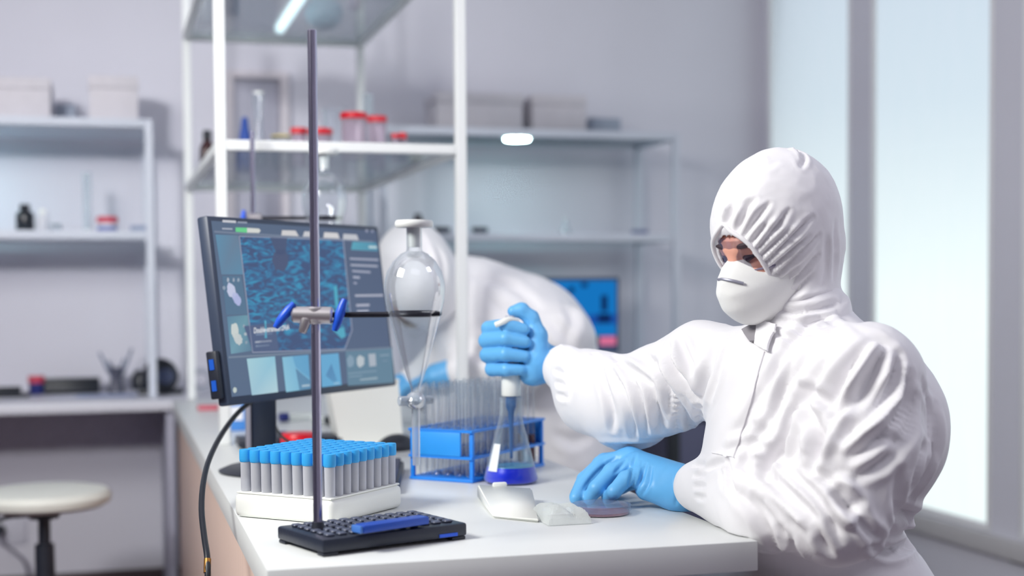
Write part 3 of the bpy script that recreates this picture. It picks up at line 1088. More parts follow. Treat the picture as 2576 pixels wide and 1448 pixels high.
kd = Vector((.09, .39, 0)).normalized()
kp = Vector((-kd.y, kd.x, 0))
kc = Vector((.504, 2.565, .7505)) + kd * .18 + kp * .066
kang = math.atan2(kd.y, kd.x)
t = thing('keyboard', 'black computer keyboard lying lengthwise behind the white tray rack', 'keyboard', kc, kang)
part('case', G().box(-.18, .18, -.066, .066, 0, .018, .004), BLACK, t)
km = G().box(-.0078, .0078, -.0078, .0078, 0, .0075, .002, seg=1).mesh('key')
KEYM = mat('slate_key', (66, 70, 92), .5)
km.materials.append(KEYM)
for i in range(18):
    for j in range(6):
        o = part('key', km, KEYM, t)
        o.location = (-.1666 + i * .0196, -.052 + j * .0206, .0179)
ms = on_z(1010, 1138, .7505)
t = thing('computer_mouse', 'black computer mouse on the bench beyond the keyboard end', 'mouse', (ms[0], ms[1] + .06, .7505), .5)
bm = bmesh.new()
bmesh.ops.create_uvsphere(bm, u_segments=24, v_segments=14, radius=1)
for v in bm.verts:
    v.co = (v.co.x * .056, v.co.y * .036, max(0, v.co.z) * .038)
me = bpy.data.meshes.new('mouse_shell')
bm.to_mesh(me)
bm.free()
me.polygons.foreach_set('use_smooth', [True] * len(me.polygons))
part('mouse_shell', me, BLACK, t)
part('mouse_lead', G().tube(curve_pts([(-.05, 0, .008), (-.09, .02, .006), (-.13, .0, .0045), (-.17, .03, .004), (-.20, .08, .004)], 30), .0026, 8), BLACK, t)

bbp = on_z(985, 1322, .782)
t = thing('blue_bar', 'blue plastic bar lying on the black stand base', 'bar', (bbp[0], bbp[1] - .006, .7505 + .0293), BANG + .12)
part('bar_body', G().box(-.060, .060, -.0125, .0125, 0, .012, .003), mat('royal_blue', (26, 74, 176), .4), t)
part('bar_end', G().box(-.0655, -.0602, -.0115, .0115, .0005, .0115, .002), mat('pale_blue_end', (70, 120, 200), .4), t)

# ------------------------------------------------------------------ stools
def stool(label, x, y, seat, ring=True):
    t = thing('lab_stool', label, 'stool', (x, y, 0))
    part('seat', G().lathe([(0, seat - .055), (.165, seat - .052), (.185, seat - .040), (.190, seat - .022), (.180, seat - .006), (.150, seat), (0, seat + .002)], 40),
         mat('cream_vinyl', (226, 226, 218), .45), t)
    part('column', G().cyl((0, 0, .06), (0, 0, .40), .030, .027, n=20).cyl((0, 0, .4001), (0, 0, seat - .0552), .017, n=16), BLACK, t)
    part('seat_bracket', G().cyl((0, 0, seat - .085), (0, 0, seat - .0553), .042, .05, n=18), BLACK, t)
    part('lever', G().tube([(0, 0, seat - .07), (-.10, -.02, seat - .075), (-.135, -.03, seat - .085)], .006, 8), BLACK, t)
    for k in range(5):
        a = 2 * math.pi * k / 5 + .3
        c_, s_ = math.cos(a), math.sin(a)
        lg = part('leg', G().tube([(c_ * .028, s_ * .028, .085), (c_ * .15, s_ * .15, .075), (c_ * .27, s_ * .27, .058)], [.022, .018, .013], 10), BLACK, t)
        part('caster', G().cyl((c_ * .27 - s_ * .012, s_ * .27 + c_ * .012, .024), (c_ * .27 + s_ * .012, s_ * .27 - c_ * .012, .024), .0238, n=16, bev=.004), BLACK, lg)
    return t


stool('white round lab stool with black column under the wall counter', -.196, 4.29, .560)

# ------------------------------------------------------------------ bottles, jars and boxes
SH1, SH2 = SHZ1 + .0006, SHZ2 + .0006


def at_y(u, y, v=400):
    p = on_y(u, v, y)
    return p[0], p[1]


def height(u, v, y):
    return on_y(u, v, y)[2]


def bottle(name, label, x, y, z, r, h, m, capm, cat='bottle', group=None):
    t = thing(name, label, cat, (x, y, z), 0, group)
    part('body', G().lathe([(0, .001), (r * .9, .0), (r, r * .12), (r, h * .60), (r * .86, h * .70), (r * .48, h * .78), (r * .48, h * .82)], 24), m, t)
    part('cap', G().lathe([(0, h * .80), (r * .56, h * .80), (r * .58, h * .82), (r * .58, h * .98), (r * .5, h), (0, h)], 20), capm, t)
    return t


def jar(name, label, x, y, z, r, h, lid=RED, body=GLS, cat='jar', group=None, lh=.016):
    t = thing(name, label, cat, (x, y, z), 0, group)
    part('body', G().lathe([(0, .001), (r * .86, .001), (r * .9, .004), (r * .96, h - lh)], 28), body, t)
    part('lid', G().lathe([(0, h - lh + .0005), (r * 1.02, h - lh + .0005), (r * 1.03, h - lh + .002), (r * 1.03, h - .002), (r * .98, h), (0, h)], 28), lid, t)
    return t


def carton(name, label, x0, x1, y0, y1, z0, h, m=BOXW, lidded=True, cat='box', group=None, rz=0.0):
    cx_, cy_ = (x0 + x1) / 2, (y0 + y1) / 2
    t = thing(name, label, cat, (cx_, cy_, z0), rz, group)
    w, d = (x1 - x0) / 2, (y1 - y0) / 2
    if lidded:
        part('box_body', G().box(-w + .003, w - .003, -d + .003, d - .003, 0, h * .72, .002), m, t)
        part('box_lid', G().box(-w, w, -d, d, h * .7201, h, .003), m, t)
    else:
        part('box_body', G().box(-w, w, -d, d, 0, h * .94, .002), m, t)
        part('box_flap', G().box(-w, w, -d, d, h * .9401, h, .001), m, t)
    return t


NAVY = mat('navy_plastic', (30, 40, 110), .4)
BLK = mat('black_cap', (22, 28, 38), .4)
CUP = glass('specimen_plastic', tint=(236, 228, 238), edge=(214, 190, 212), edge_amt=.6, body=.30, body_rgb=(232, 214, 228))

# middle glass shelf of the bench unit
x, y = .313, 4.78
bottle('reagent_bottle', 'dark amber bottle at the left rear edge of the glass shelf', x, y, SH1, .025, height(522, 328, 4.78) - SH1, AMBER, BLK)
x, y = at_y(617, 4.45)
s_ = (height(617, 293, 4.45) - SH1) / .125
t = thing('dropper_bulb', 'deep blue cone shaped bulb standing on the glass shelf', 'bulb', (x, y, SH1))
part('bulb', G().lathe([(r, z * s_) for r, z in [(0, 0), (.030, 0), (.031, .004), (.024, .05), (.013, .10), (.009, .122), (0, .125)]], 20), mat('blue_rubber', (26, 72, 160), .5), t)
part('ring', G().lathe([(.0305, .001), (.033, .002), (.033, .008), (.0305, .010)], 20), NAVY, t)
x, y = at_y(652, 4.25)
s_ = (height(652, 230, 4.25) - SH1) / .176
t = thing('wash_flask', 'tall clear narrow glass vessel beside the blue cone on the shelf', 'glassware', (x, y, SH1))
part('vessel_body', G().lathe([(r, z * s_) for r, z in [(0, .001), (.022, .001), (.024, .006), (.022, .05), (.012, .085), (.011, .125), (.016, .150), (.0155, .172)]], 24), GLS, t)
part('vessel_rim', G().lathe([(r, z * s_) for r, z in [(.0155, .1721), (.018, .174), (.0155, .176)]], 24), mat('frosted_stopper', (240, 242, 240), .35), t)
x, y = at_y(708, 4.35)
jar('glass_dish', 'small clear dish with pale yellow content between flask and red lids', x, y, SH1, .030, height(708, 340, 4.35) - SH1, mat('pale_yellow', (226, 206, 130), .5), GLS, 'dish', lh=.006)
for k, (u, yy, r, h, lb) in enumerate(((752, 4.25, .024, height(752, 322, 4.25) - SH1, 'low clear jar with red lid left of the retort rod'), (806, 4.20, .036, height(806, 324, 4.20) - SH1, 'wide low jar with red lid right of the retort rod'),
                                       (891, 4.0, .0375, height(891, 284, 4.0) - SH1, 'tall specimen cup with bright red lid, larger of the two'), (949, 4.32, .030, height(949, 293, 4.32) - SH1, 'specimen cup with dark red lid beside the larger cup'),
                                       (994, 4.05, .011, height(994, 336, 4.05) - SH1, 'tiny vial with red cap right of the specimen cups'), (1013, 4.08, .012, height(1013, 334, 4.08) - SH1, 'second tiny red capped vial nearest the right post'))):
    x, y = at_y(u, yy)
    jar('specimen_jar', lb, x, y, SH1, r, h, RED, CUP, group='red lidded jars on the glass shelf', lh=.018 if h > .09 else .013)
x, y = at_y(843, 4.58)
s_ = (height(843, 270, 4.58) - SH1) / .1275
t = thing('beaker', 'clear glass beaker with bright rim behind the red lids', 'beaker', (x, y, SH1))
part('beaker_wall', G().lathe([(r, z * s_) for r, z in [(0, .001), (.036, .001), (.038, .004), (.038, .118), (.040, .124)]], 30), GLS, t)
part('beaker_rim', G().lathe([(r, z * s_) for r, z in [(.0395, .1245), (.0415, .126), (.0395, .1275)]], 30), GLS_TUBE, t)
x, y = at_y(927, 4.72)
s_ = height(927, 236, 4.72) - SH1
t = thing('measuring_cylinder', 'tall pale glass measuring cylinder behind the red specimen cups', 'cylinder', (x, y, SH1))
part('cylinder_foot', G().lathe([(0, 0), (.030, 0), (.030, .006), (.016, .010)], 24), mat('frosted_stopper', (240, 242, 240), .35), t)
part('cylinder_wall', G().lathe([(.0165, .0101), (.0165, s_ - .007), (.019, s_)], 24), glass('frosted_cyl', edge=(200, 212, 226), edge_amt=.8, body=.35), t)
x, y = at_y(1058, 4.0)
t = thing('white_tray', 'small white plastic tray near the right front post', 'tray', (x, y, SH1))
part('tray_floor', G().box(-.030, .030, -.022, .022, 0, .006, .002), PLW, t)
part('tray_wall', G().box(-.030, .030, -.022, -.019, .0061, .045, .001).box(-.030, .030, .019, .022, .0061, .045, .001), PLW, t)

# upper glass shelf
p0, p1 = on_z(704, 70, 2.02), on_z(790, -60, 2.02)
d_ = Vector(p1) - Vector(p0)
t = thing('light_tube', 'glowing white fluorescent tube lying on the upper glass shelf', 'lamp', (p0[0], p0[1], SH2))
part('glass_tube', G().cyl((0, 0, .017), (d_.x, d_.y, .017), .0166, n=18), emissive('tube_glow', (225, 250, 255), 5.0), t)
dn = d_.normalized()
for a_, b_ in ((-.022, -.0002), (d_.length + .0002, d_.length + .022)):
    part('end_cap', G().cyl((dn.x * a_, dn.y * a_, .017), (dn.x * b_, dn.y * b_, .017), .0168, n=18), SHW, t)
p = on_z(815, 50, 2.03)
t = thing('round_flask', 'round bottomed pale blue flask standing above the glass, top shelf', 'flask', (p[0], p[1], SH2))
part('flask_body', G().lathe([(0, .001), (.03, .001), (.055, .020), (.064, .050), (.055, .080), (.030, .103), (.016, .118), (.016, .17), (.019, .173)], 28),
     glass('blue_tint_glass', tint=(206, 228, 238), edge=(176, 214, 232), edge_amt=.8, body=.6, body_rgb=(200, 230, 242)), t)
part('flask_rim', G().lathe([(.0185, .1731), (.021, .175), (.0185, .177)], 24), GLS_TUBE, t)
p = on_z(585, 40, 2.0)
bottle('reagent_bottle', 'grey dark bottle on the upper shelf right of the left post', p[0], p[1], SH2, .022, .11, mat('slate_glass', (86, 92, 116), .3), BLK)
p = on_z(893, 25, 2.0)
jar('specimen_jar', 'pale jar with pink lid on the upper glass shelf', p[0], p[1], SH2, .024, .07, mat('pink_lid', (206, 160, 176), .4), CUP)
p = on_z(515, 55, 2.0)
jar('specimen_jar', 'small white jar with red lid at the upper shelf left corner', p[0], p[1], SH2, .022, .10, RED, mat('milky_plastic', (216, 218, 226), .5))

# left wall shelf
Y1 = 5.20
xa, xb = at_y(-45, Y1)[0], at_y(131, Y1)[0]
carton('storage_box', 'wide white lidded box on top of the left wall shelf', xa, xb, Y1, Y1 + .24, 1.7245, height(60, 194, Y1) - 1.7245)
xa, xb = at_y(225, Y1)[0], at_y(352, Y1)[0]
carton('storage_box', 'smaller white lidded box above the right end of the left wall shelf', xa, xb, Y1, Y1 + .22, 1.7245, height(290, 190, Y1) - 1.7245)
xa, xb = at_y(140, 5.40)[0], at_y(192, 5.40)[0]
carton('storage_box', 'grey blue low box between the two white boxes', xa, xb, 5.40, 5.52, 1.7245, .075, mat('grey_card', (160, 170, 186), .7), False)
ZS = 1.3365
x, y = at_y(60, 5.25)
bottle('reagent_bottle', 'black bottle on the left wall shelf', x, y, ZS, .031, .094, mat('black_glass', (22, 26, 36), .25), BLK)
x, y = at_y(104, 5.27)
bottle('reagent_bottle', 'white plastic bottle right of the black bottle', x, y, ZS, .020, .078, mat('milky_plastic', (216, 218, 226), .5), PLW)
x, y = at_y(138, 5.30)
jar('glass_pot', 'tiny grey glass pot right of the white bottle', x, y, ZS, .018, .028, mat('grey_lid', (150, 162, 170), .5), GLS, lh=.008)
x, y = at_y(217, 5.30)
t = thing('glass_cylinder', 'slim tall pale glass cylinder on the left wall shelf', 'cylinder', (x, y, ZS))
part('cylinder_wall', G().lathe([(.0145, .0081), (.0145, .206), (.017, .212)], 20), glass('frosted_cyl', edge=(200, 212, 226), edge_amt=.8, body=.35), t)
part('cylinder_foot', G().lathe([(0, 0), (.020, 0), (.020, .006), (.0145, .008)], 20), PLW, t)
x, y = at_y(267, 5.26)
t = thing('label_cup', 'cup with red lid and blue base on the left wall shelf', 'cup', (x, y, ZS))
part('cup_base', G().lathe([(0, 0), (.034, 0), (.035, .003), (.035, .018)], 24), mat('dull_blue', (86, 96, 166), .5), t)
part('cup_band', G().lathe([(.0345, .0181), (.0345, .030)], 24), mat('milky_plastic', (216, 218, 226), .5), t)
part('cup_lid', G().lathe([(.0352, .0301), (.0365, .032), (.0365, .050), (.034, .053), (0, .053)], 24), mat('dull_red', (196, 62, 84), .5), t)
x, y = at_y(345, 5.26)
carton('slide_box', 'small blue grey slide box near the shelf post', x - .028, x + .028, y - .02, y + .02, ZS, .022, mat('blue_grey', (140, 152, 178), .6), False)

# wall counter under the left shelf
ZC = .7505
p = on_z(20, 1000, ZC)
t = thing('black_tray', 'flat black tray at the far left end of the wall counter', 'tray', (p[0] - .06, p[1] + .05, ZC))
part('tray_floor', G().box(-.13, .13, -.05, .05, 0, .012, .002), BLK, t)
part('tray_wall', G().box(-.12, .10, .03, .05, .0121, .034, .003), BLK, t)
p = on_z(91, 993, ZC)
t = thing('label_cup', 'dark blue jar with red lid on the wall counter', 'jar', (p[0], p[1] + .03, ZC))
part('jar_body', G().lathe([(0, 0), (.025, 0), (.026, .003), (.026, .042)], 24), NAVY, t)
part('jar_lid', G().lathe([(.0262, .0421), (.029, .044), (.029, .066), (.027, .068), (0, .068)], 24), mat('dull_red', (196, 62, 84), .5), t)
p = on_z(180, 982, ZC)
t = thing('black_case', 'long black instrument case lying on the wall counter', 'case', (at_y(180, 5.50, 960)[0], 5.50, ZC))
part('case_body', G().box(-.10, .10, -.035, .035, 0, .036, .005), BLK, t)
part('case_lid', G().box(-.101, .101, -.036, .036, .0361, .056, .006), BLK, t)
p = on_z(225, 1000, ZC)
for k, (dx, dy, rz, lb) in enumerate(((-.04, .02, .12, 'white sheet of paper on the wall counter, left of the pair'), (.06, .0, -.2, 'pale blue sheet of paper lying below the pen holder'))):
    t = thing('paper_sheet', lb, 'paper', (p[0] + dx, p[1] + .05 + dy, ZC + .0015 * k), rz)
    part('sheet', G().box(-.105, .105, -.05, .05, 0, .0012), PAPER if k == 0 else mat('blue_paper', (150, 166, 206), .8), t)
p = on_z(292, 985, ZC)
t = thing('pen_holder', 'dark flared holder of crossed sticks on the wall counter', 'holder', (at_y(292, 5.46, 940)[0], 5.46, ZC))
part('holder_cup', G().lathe([(0, .002), (.030, .0), (.024, .03), (.020, .055), (.028, .085), (.030, .092), (.027, .092), (.018, .056), (0, .05)], 20), mat('slate_holder', (82, 84, 100), .4), t)
for k, (dx, dz) in enumerate(((-.058, .150), (.058, .162), (.030, .125), (-.030, .118))):
    part('stick', G().tube([(dx * .25, .002 * k - .004, .055), (dx * .6, .002 * k - .004, .095), (dx, .002 * k - .004, dz)], .0055, 8), mat('grey_stick', (128, 136, 156), .4), t)
p = on_z(410, 995, ZC)
t = thing('lab_camera', 'round black device with lens dial behind the shelf post', 'device', (p[0], p[1] + .10, ZC))
part('device_base', G().box(-.085, .075, -.04, .04, 0, .018, .005), BLK, t)
part('device_drum', G().cyl((-.005, -.045, .066), (-.005, .045, .066), .064, n=30, bev=.008), BLK, t)
part('lens_dial', G().cyl((.012, -.058, .066), (.012, -.0455, .066), .028, .030, n=24, bev=.003), mat('slate_dial', (62, 72, 100), .35), t)
part('side_cup', G().lathe([(0, .0185), (.03, .0185), (.034, .06), (.02, .085), (0, .09)], 20, c=(-.075, 0, 0)), BLK, t)
p = on_z(510, 990, ZC)
t = thing('tape_roll', 'grey ring shaped tape roll standing beside the rear shelf post', 'tape', (p[0] + .0, p[1] + .11, ZC))
part('tape_ring', G().cyl((0, 0, 0), (0, 0, 0.001), .001, n=3) and G().lathe([(.030, -.011), (.044, -.011), (.044, .011), (.030, .011), (.030, -.011)], 30,
     M=Matrix.Translation((0, 0, .0445)) @ Matrix.Rotation(math.pi / 2, 4, 'X')), mat('grey_tape', (168, 172, 186), .5), t)
part('tape_core', G().lathe([(.026, -.010), (.0298, -.010), (.0298, .010), (.026, .010), (.026, -.010)], 30, M=Matrix.Translation((0, 0, .0445)) @ Matrix.Rotation(math.pi / 2, 4, 'X')),
     mat('dark_core', (90, 96, 112), .5), t)
p = on_z(524, 1031, ZC)
carton('marker_box', 'small red flat box lying at the far left of the bench', p[0] - .032, p[0] + .032, p[1], p[1] + .03, ZC, .014, mat('soft_red', (206, 96, 112), .5), False)

# wall socket and lead low on the back wall
p = on_y(14, 1330, YW - .001)
t = thing('wall_socket', 'white wall socket with black plug and grey lead at lower left', 'socket', (p[0], YW - .0011, p[2]))
part('socket_plate', G().box(-.045, .075, -.010, 0, -.06, .06, .003), mat('socket_white', (206, 206, 218), .5), t)
pl = part('plug', G().cyl((-.02, -.0101, 0), (-.02, -.055, -.004), .022, .017, n=16, bev=.003), BLK, t)
part('plug_lead', G().tube(curve_pts([(-.02, -.055, -.006), (-.005, -.085, -.04), (.035, -.07, -.075), (.070, -.05, -.125), (.078, -.04, -.19), (.06, -.04, -.25)], 30), .005, 8),
     mat('grey_lead', (120, 118, 134), .5), pl)

# things on the bench behind the monitor
p = on_z(604, 1098, ZC)
t = carton('reagent_carton', 'blue and white carton left of the monitor column', p[0] - .030, p[0] + .030, 3.86, 3.90, ZC, .098, mat('carton_blue', (74, 140, 216), .6), False)
part('carton_label', G().box(-.016, .022, -.0212, -.0202, .028, .066), mat('label_white', (240, 240, 244), .6), t, smooth=False)
for k, (u, v, a, lb) in enumerate(((735, 1042, .25, 'clear sample tube with navy cap, upper one beside the column'), (728, 1088, -.1, 'clear sample tube with navy cap, lower one beside the column'),
                                   (822, 1046, 1.9, 'clear sample tube with dark cap right of the retort rod'))):
    p = on_z(u, v + 22, ZC)
    zz = ZC + .0135
    t = thing('sample_tube', lb, 'tube', (p[0], p[1] if k else p[1] + .05, ZC), a)
    part('tube_body', G().cyl((-.005, 0, .0135), (.085, 0, .0135), .0125, .008, n=16), BAG, t)
    part('tube_cap', G().cyl((-.032, 0, .0135), (-.0051, 0, .0135), .0133, n=16, bev=.002), NAVY if k < 2 else BLK, t)
p = on_z(745, 1130, ZC)
t = thing('red_jar', 'wide clear jar with glossy red lid behind the capped tubes', 'jar', (p[0], 3.30, ZC))
part('body', G().lathe([(0, .001), (.038, .001), (.040, .004), (.040, .010)], 32), GLS, t)
part('lid', G().lathe([(0, .0105), (.0425, .0105), (.0435, .013), (.0435, .042), (.041, .0455), (.0, .046)], 32), RED, t, label='glossy red screw lid')
p = on_z(865, 1128, ZC)
q = on_z(1000, 1125, ZC)
t = thing('instrument_housing', 'large plain white instrument box behind the monitor and the funnel', 'instrument', (p[0], 3.40, ZC))
w_ = .155
part('housing_body', G().add([(0, 0, 0), (w_, 0, 0), (w_, .11, 0), (0, .11, 0), (-.026, .0, .150), (w_ - .01, .0, .150), (w_ - .01, .10, .150), (-.026, .10, .150)],
                             [(3, 2, 1, 0), (4, 5, 6, 7), (0, 1, 5, 4), (1, 2, 6, 5), (2, 3, 7, 6), (3, 0, 4, 7)]), PLW, t, smooth=False)
part('housing_lid', G().box(-.028, w_ - .008, -.001, .102, .1502, .158, .002), PLW, t)

# right counter: a second monitor, and things on the right wall shelf
xa, xb = 1.40, on_y(1558, 790, 5.25)[0]
za, zb = on_y(1500, 888, 5.25)[2], on_y(1500, 697, 5.25)[2]
t = thing('computer_monitor', 'far computer monitor with bright blue picture on the wall counter', 'monitor', ((xa + xb) / 2, 5.28, ZC))
w, zc0, hh = (xb - xa) / 2, (za + zb) / 2 - ZC, (zb - za) / 2
part('bezel', G().box(-w, w, -.03, 0, zc0 - hh, zc0 + hh, .004), CHAR, t)
part('stand_column', G().box(-.03, .03, .001, .025, .008, zc0, .004), BLACK, t)
part('stand_foot', G().box(-.10, .10, -.05, .09, 0, .0079, .003), BLACK, t)
sg = part('screen', G().box(-w + .012, w - .012, -.0312, -.0301, zc0 - hh + .068, zc0 + hh - .012), emissive('screen_blue', (24, 122, 200), .9), t, smooth=False)
ib = part('button_band', G().box(-w + .012, w - .012, -.0312, -.0301, zc0 - hh + .008, zc0 - hh + .060), emissive('screen_slate', (64, 84, 120), .8), t, smooth=False)


def mon2(u0, u1, v0, v1, rgb, nm, k=.0325, s=.9):
    a_, b_ = on_y(u0, v1, 5.249), on_y(u1, v0, 5.249)
    ox, oz = (xa + xb) / 2, ZC
    part(nm, G().box(a_[0] - ox, b_[0] - ox, -k, -.0313, a_[2] - oz, b_[2] - oz), emissive('glow_%d_%d_%d' % rgb, rgb, s), ib if nm.endswith('button') else sg, smooth=False)


mon2(1484, 1500, 840, 872, (70, 190, 150), 'green_button')
mon2(1508, 1549, 846, 868, (226, 118, 158), 'pink_button')
for (a_, b_, c_, d_) in ((1512, 1528, 742, 782), (1504, 1536, 788, 812), (1430, 1444, 722, 736), (1462, 1478, 710, 722), (1440, 1452, 770, 784)):
    mon2(a_, b_, c_, d_, (16, 44, 96), 'picture_mark')
mon2(1398, 1416, 728, 748, (222, 150, 130), 'picture_mark')
mon2(1480, 1552, 790, 815, (30, 84, 170), 'picture_mark', .0320)
p = on_z(1682, 1180, .0)
t = thing('computer_tower', 'dark computer tower standing under the wall counter at right', 'computer', (on_y(1690, 1130, 5.08)[0], 5.08, 0))
part('tower_case', G().box(-.02, .17, 0.008, .42, .012, .60, .004), mat('slate_tower', (110, 112, 140), .5), t)
part('front_panel', G().box(-.02, .035, 0, .0079, .012, .60, .003), BLK, t)
part('tower_feet', G().box(0, .02, .03, .38, 0, .0119, 0).box(.13, .15, .03, .38, 0, .0119, 0), BLK, t)
ZR = 1.3322
for u, yy, lb in ((1111, 5.26, 'flat black lidded dish left of the white post'), (1206, 5.26, 'flat black lidded dish right of the white post')):
    x, y = at_y(u, yy)
    jar('black_dish', lb, x, y, ZR, .031, .026, BLK, mat('slate_glass', (86, 92, 116), .3), 'dish', lh=.014)
x, y = at_y(1050, 5.26)
bottle('reagent_bottle', 'brown bottle with black cap on the right wall shelf', x, y, ZR, .023, .076, AMBER, BLK)
x, y = at_y(1422, 5.28)
t = thing('small_flask', 'small pale conical flask on the right wall shelf', 'flask', (x, y, ZR))
part('flask_body', G().lathe([(0, .001), (.022, .001), (.023, .005), (.008, .044), (.008, .060)], 20), glass('frosted_cyl', edge=(200, 212, 226), edge_amt=.8, body=.35), t)
part('flask_rim', G().lathe([(.008, .0601), (.010, .062), (.008, .064)], 20), PLW, t)
x, y = at_y(1610, 5.38)
carton('slide_box', 'small violet grey box at the right end of the right wall shelf', x - .032, x + .026, y - .02, y + .02, ZR, .024, mat('violet_grey', (120, 126, 166), .6), False)
ZQ = 1.7226
for u0, u1, v0, lb in ((1100, 1318, 236, 'pale storage box on the right wall shelf top, left of the pair'), (1340, 1478, 240, 'pale storage box on the right wall shelf top, right of the pair')):
    xa_, xb_ = at_y(u0, 5.24)[0], at_y(u1, 5.24)[0]
    xa_ = max(xa_, 1.06)
    carton('storage_box', lb, xa_, xb_, 5.24, 5.46, ZQ, height(u1, v0, 5.24) - ZQ)
xa_, xb_ = at_y(1490, 5.36)[0], at_y(1562, 5.36)[0]
carton('storage_box', 'low grey box at the right end of the right wall shelf top', xa_, xb_, 5.36, 5.48, ZQ, .075, mat('grey_card', (160, 170, 186), .7), False)
r_ = ray(2537, 1405)
k_ = (XW - .006) / r_[0]
a_ = CAM + r_ * k_
r_ = ray(2590, 1422)
b_ = CAM + r_ * ((XW - .006) / r_[0])
t = thing('wall_lead', 'short dark lead fixed to the wall below the window', 'cable', tuple(a_))
part('lead', G().tube([(0, 0, 0), tuple((b_ - a_) * .5 + np.array([-.002, 0, -.001])), tuple(b_ - a_)], .006, 8), mat('dark_lead', (70, 62, 80), .5), t)
part('lead_clip', G().box(-.004, .0055, -.004, .004, -.009, .009, .001), WHITE, t)

# ------------------------------------------------------------------ people: smooth bodies from blended volumes
from mathutils import noise as mnoise


def blend_mesh(prims, vox, pad=.03):
    """prims: ('cap', p0, p1, r0, r1, k) | ('ell', c, radii, axes, k) | ('cut', fn) ; smooth union -> (verts, quads)"""
    pts = []
    for p in prims:
        if p[0] == 'cap':
            pts += [np.array(p[1]) - p[3], np.array(p[1]) + p[3], np.array(p[2]) - p[4], np.array(p[2]) + p[4]]
        elif p[0] == 'ell':
            m = max(p[2])
            pts += [np.array(p[1]) - m, np.array(p[1]) + m]
    pts = np.array(pts)
    lo, hi = pts.min(0) - pad, pts.max(0) + pad
    n = np.ceil((hi - lo) / vox).astype(int) + 1
    ax = [lo[i] + vox * np.arange(n[i]) for i in range(3)]
    D = np.full(tuple(n), .2, np.float32)
    for p in prims:
        if p[0] == 'cut':
            X, Y, Z = np.meshgrid(*ax, indexing='ij')
            D = np.maximum(D, p[1](X, Y, Z).astype(np.float32))
            continue
        if p[0] == 'shell':
            X, Y, Z = np.meshgrid(*ax, indexing='ij')
            D = np.maximum(D, np.where(p[2](X, Y, Z), -(D + p[1]), -1.0).astype(np.float32))
            continue
        k = p[-1]
        m = .02 + k * 1.2
        if p[0] == 'cap':
            a, b, r0, r1 = np.array(p[1], float), np.array(p[2], float), p[3], p[4]
            bl = np.minimum(a - r0, b - r1) - m
            bh_ = np.maximum(a + r0, b + r1) + m
        else:
            c, rad, A_ = np.array(p[1], float), np.array(p[2], float), np.array(p[3], float)
            e_ = np.sqrt(((A_ * rad[:, None]) ** 2).sum(0))
            bl, bh_ = c - e_ - m, c + e_ + m
        i0 = np.clip(((bl - lo) / vox).astype(int), 0, n - 1)
        i1 = np.clip(((bh_ - lo) / vox).astype(int) + 2, 1, n)
        sl = tuple(slice(i0[i], i1[i]) for i in range(3))
        X, Y, Z = np.meshgrid(*[ax[i][sl[i]] for i in range(3)], indexing='ij')
        if p[0] == 'cap':
            d = b - a
            t_ = np.clip(((X - a[0]) * d[0] + (Y - a[1]) * d[1] + (Z - a[2]) * d[2]) / max(1e-9, d @ d), 0, 1)
            s = np.sqrt((X - a[0] - t_ * d[0]) ** 2 + (Y - a[1] - t_ * d[1]) ** 2 + (Z - a[2] - t_ * d[2]) ** 2) - (r0 + (r1 - r0) * t_)
        else:
            q = [(X - c[0]) * A_[i][0] + (Y - c[1]) * A_[i][1] + (Z - c[2]) * A_[i][2] for i in range(3)]
            k0 = np.sqrt(sum((q[i] / rad[i]) ** 2 for i in range(3)))
            k1 = np.sqrt(sum((q[i] / rad[i] ** 2) ** 2 for i in range(3)))
            s = k0 * (k0 - 1) / np.maximum(k1, 1e-6)
        cur = D[sl]
        h = np.clip(.5 + .5 * (cur - s) / max(k, 1e-6), 0, 1)
        D[sl] = cur * (1 - h) + s * h - k * h * (1 - h)
    g = vdb.FloatGrid(.2)
    g.copyFromArray(D)
    v, q = g.convertToQuads(isovalue=0.0)
    v = np.array(v, float) * vox + lo
    q = np.array(q, int)
    a, b, c = v[q[:, 0]], v[q[:, 1]], v[q[:, 2]]
    if np.einsum('ij,ij->i', a, np.cross(b, c)).sum() < 0:
        q = q[:, ::-1]
    return relax(v, q, 2), q


def edges_of(q):
    e_ = np.concatenate([q[:, [0, 1]], q[:, [1, 2]], q[:, [2, 3]], q[:, [3, 0]]])
    return e_


def relax(v, q, it, lam=.5):
    e_ = edges_of(q)
    n = len(v)
    cnt = np.bincount(e_.ravel(), minlength=n)[:, None]
    for _ in range(it):
        s = np.stack([np.bincount(e_[:, 0], v[e_[:, 1], i], n) + np.bincount(e_[:, 1], v[e_[:, 0], i], n) for i in range(3)], 1)
        v = v + lam * (s / np.maximum(cnt, 1) - v)
    return v


def normals_of(v, q):
    fn = np.cross(v[q[:, 2]] - v[q[:, 0]], v[q[:, 3]] - v[q[:, 1]])
    n = np.zeros_like(v)
    for k in range(4):
        for i in range(3):
            n[:, i] += np.bincount(q[:, k], fn[:, i], len(v))
    return n / np.maximum(1e-12, np.linalg.norm(n, axis=1))[:, None]


def tree_of(v, q):
    return BVHTree.FromPolygons([tuple(p) for p in v], [tuple(int(i) for i in f) for f in q])


def cast(tree, u, v):
    r = Vector(ray(u, v)).normalized()
    h = tree.ray_cast(Vector(CAM), r)
    return h[0], h[1]


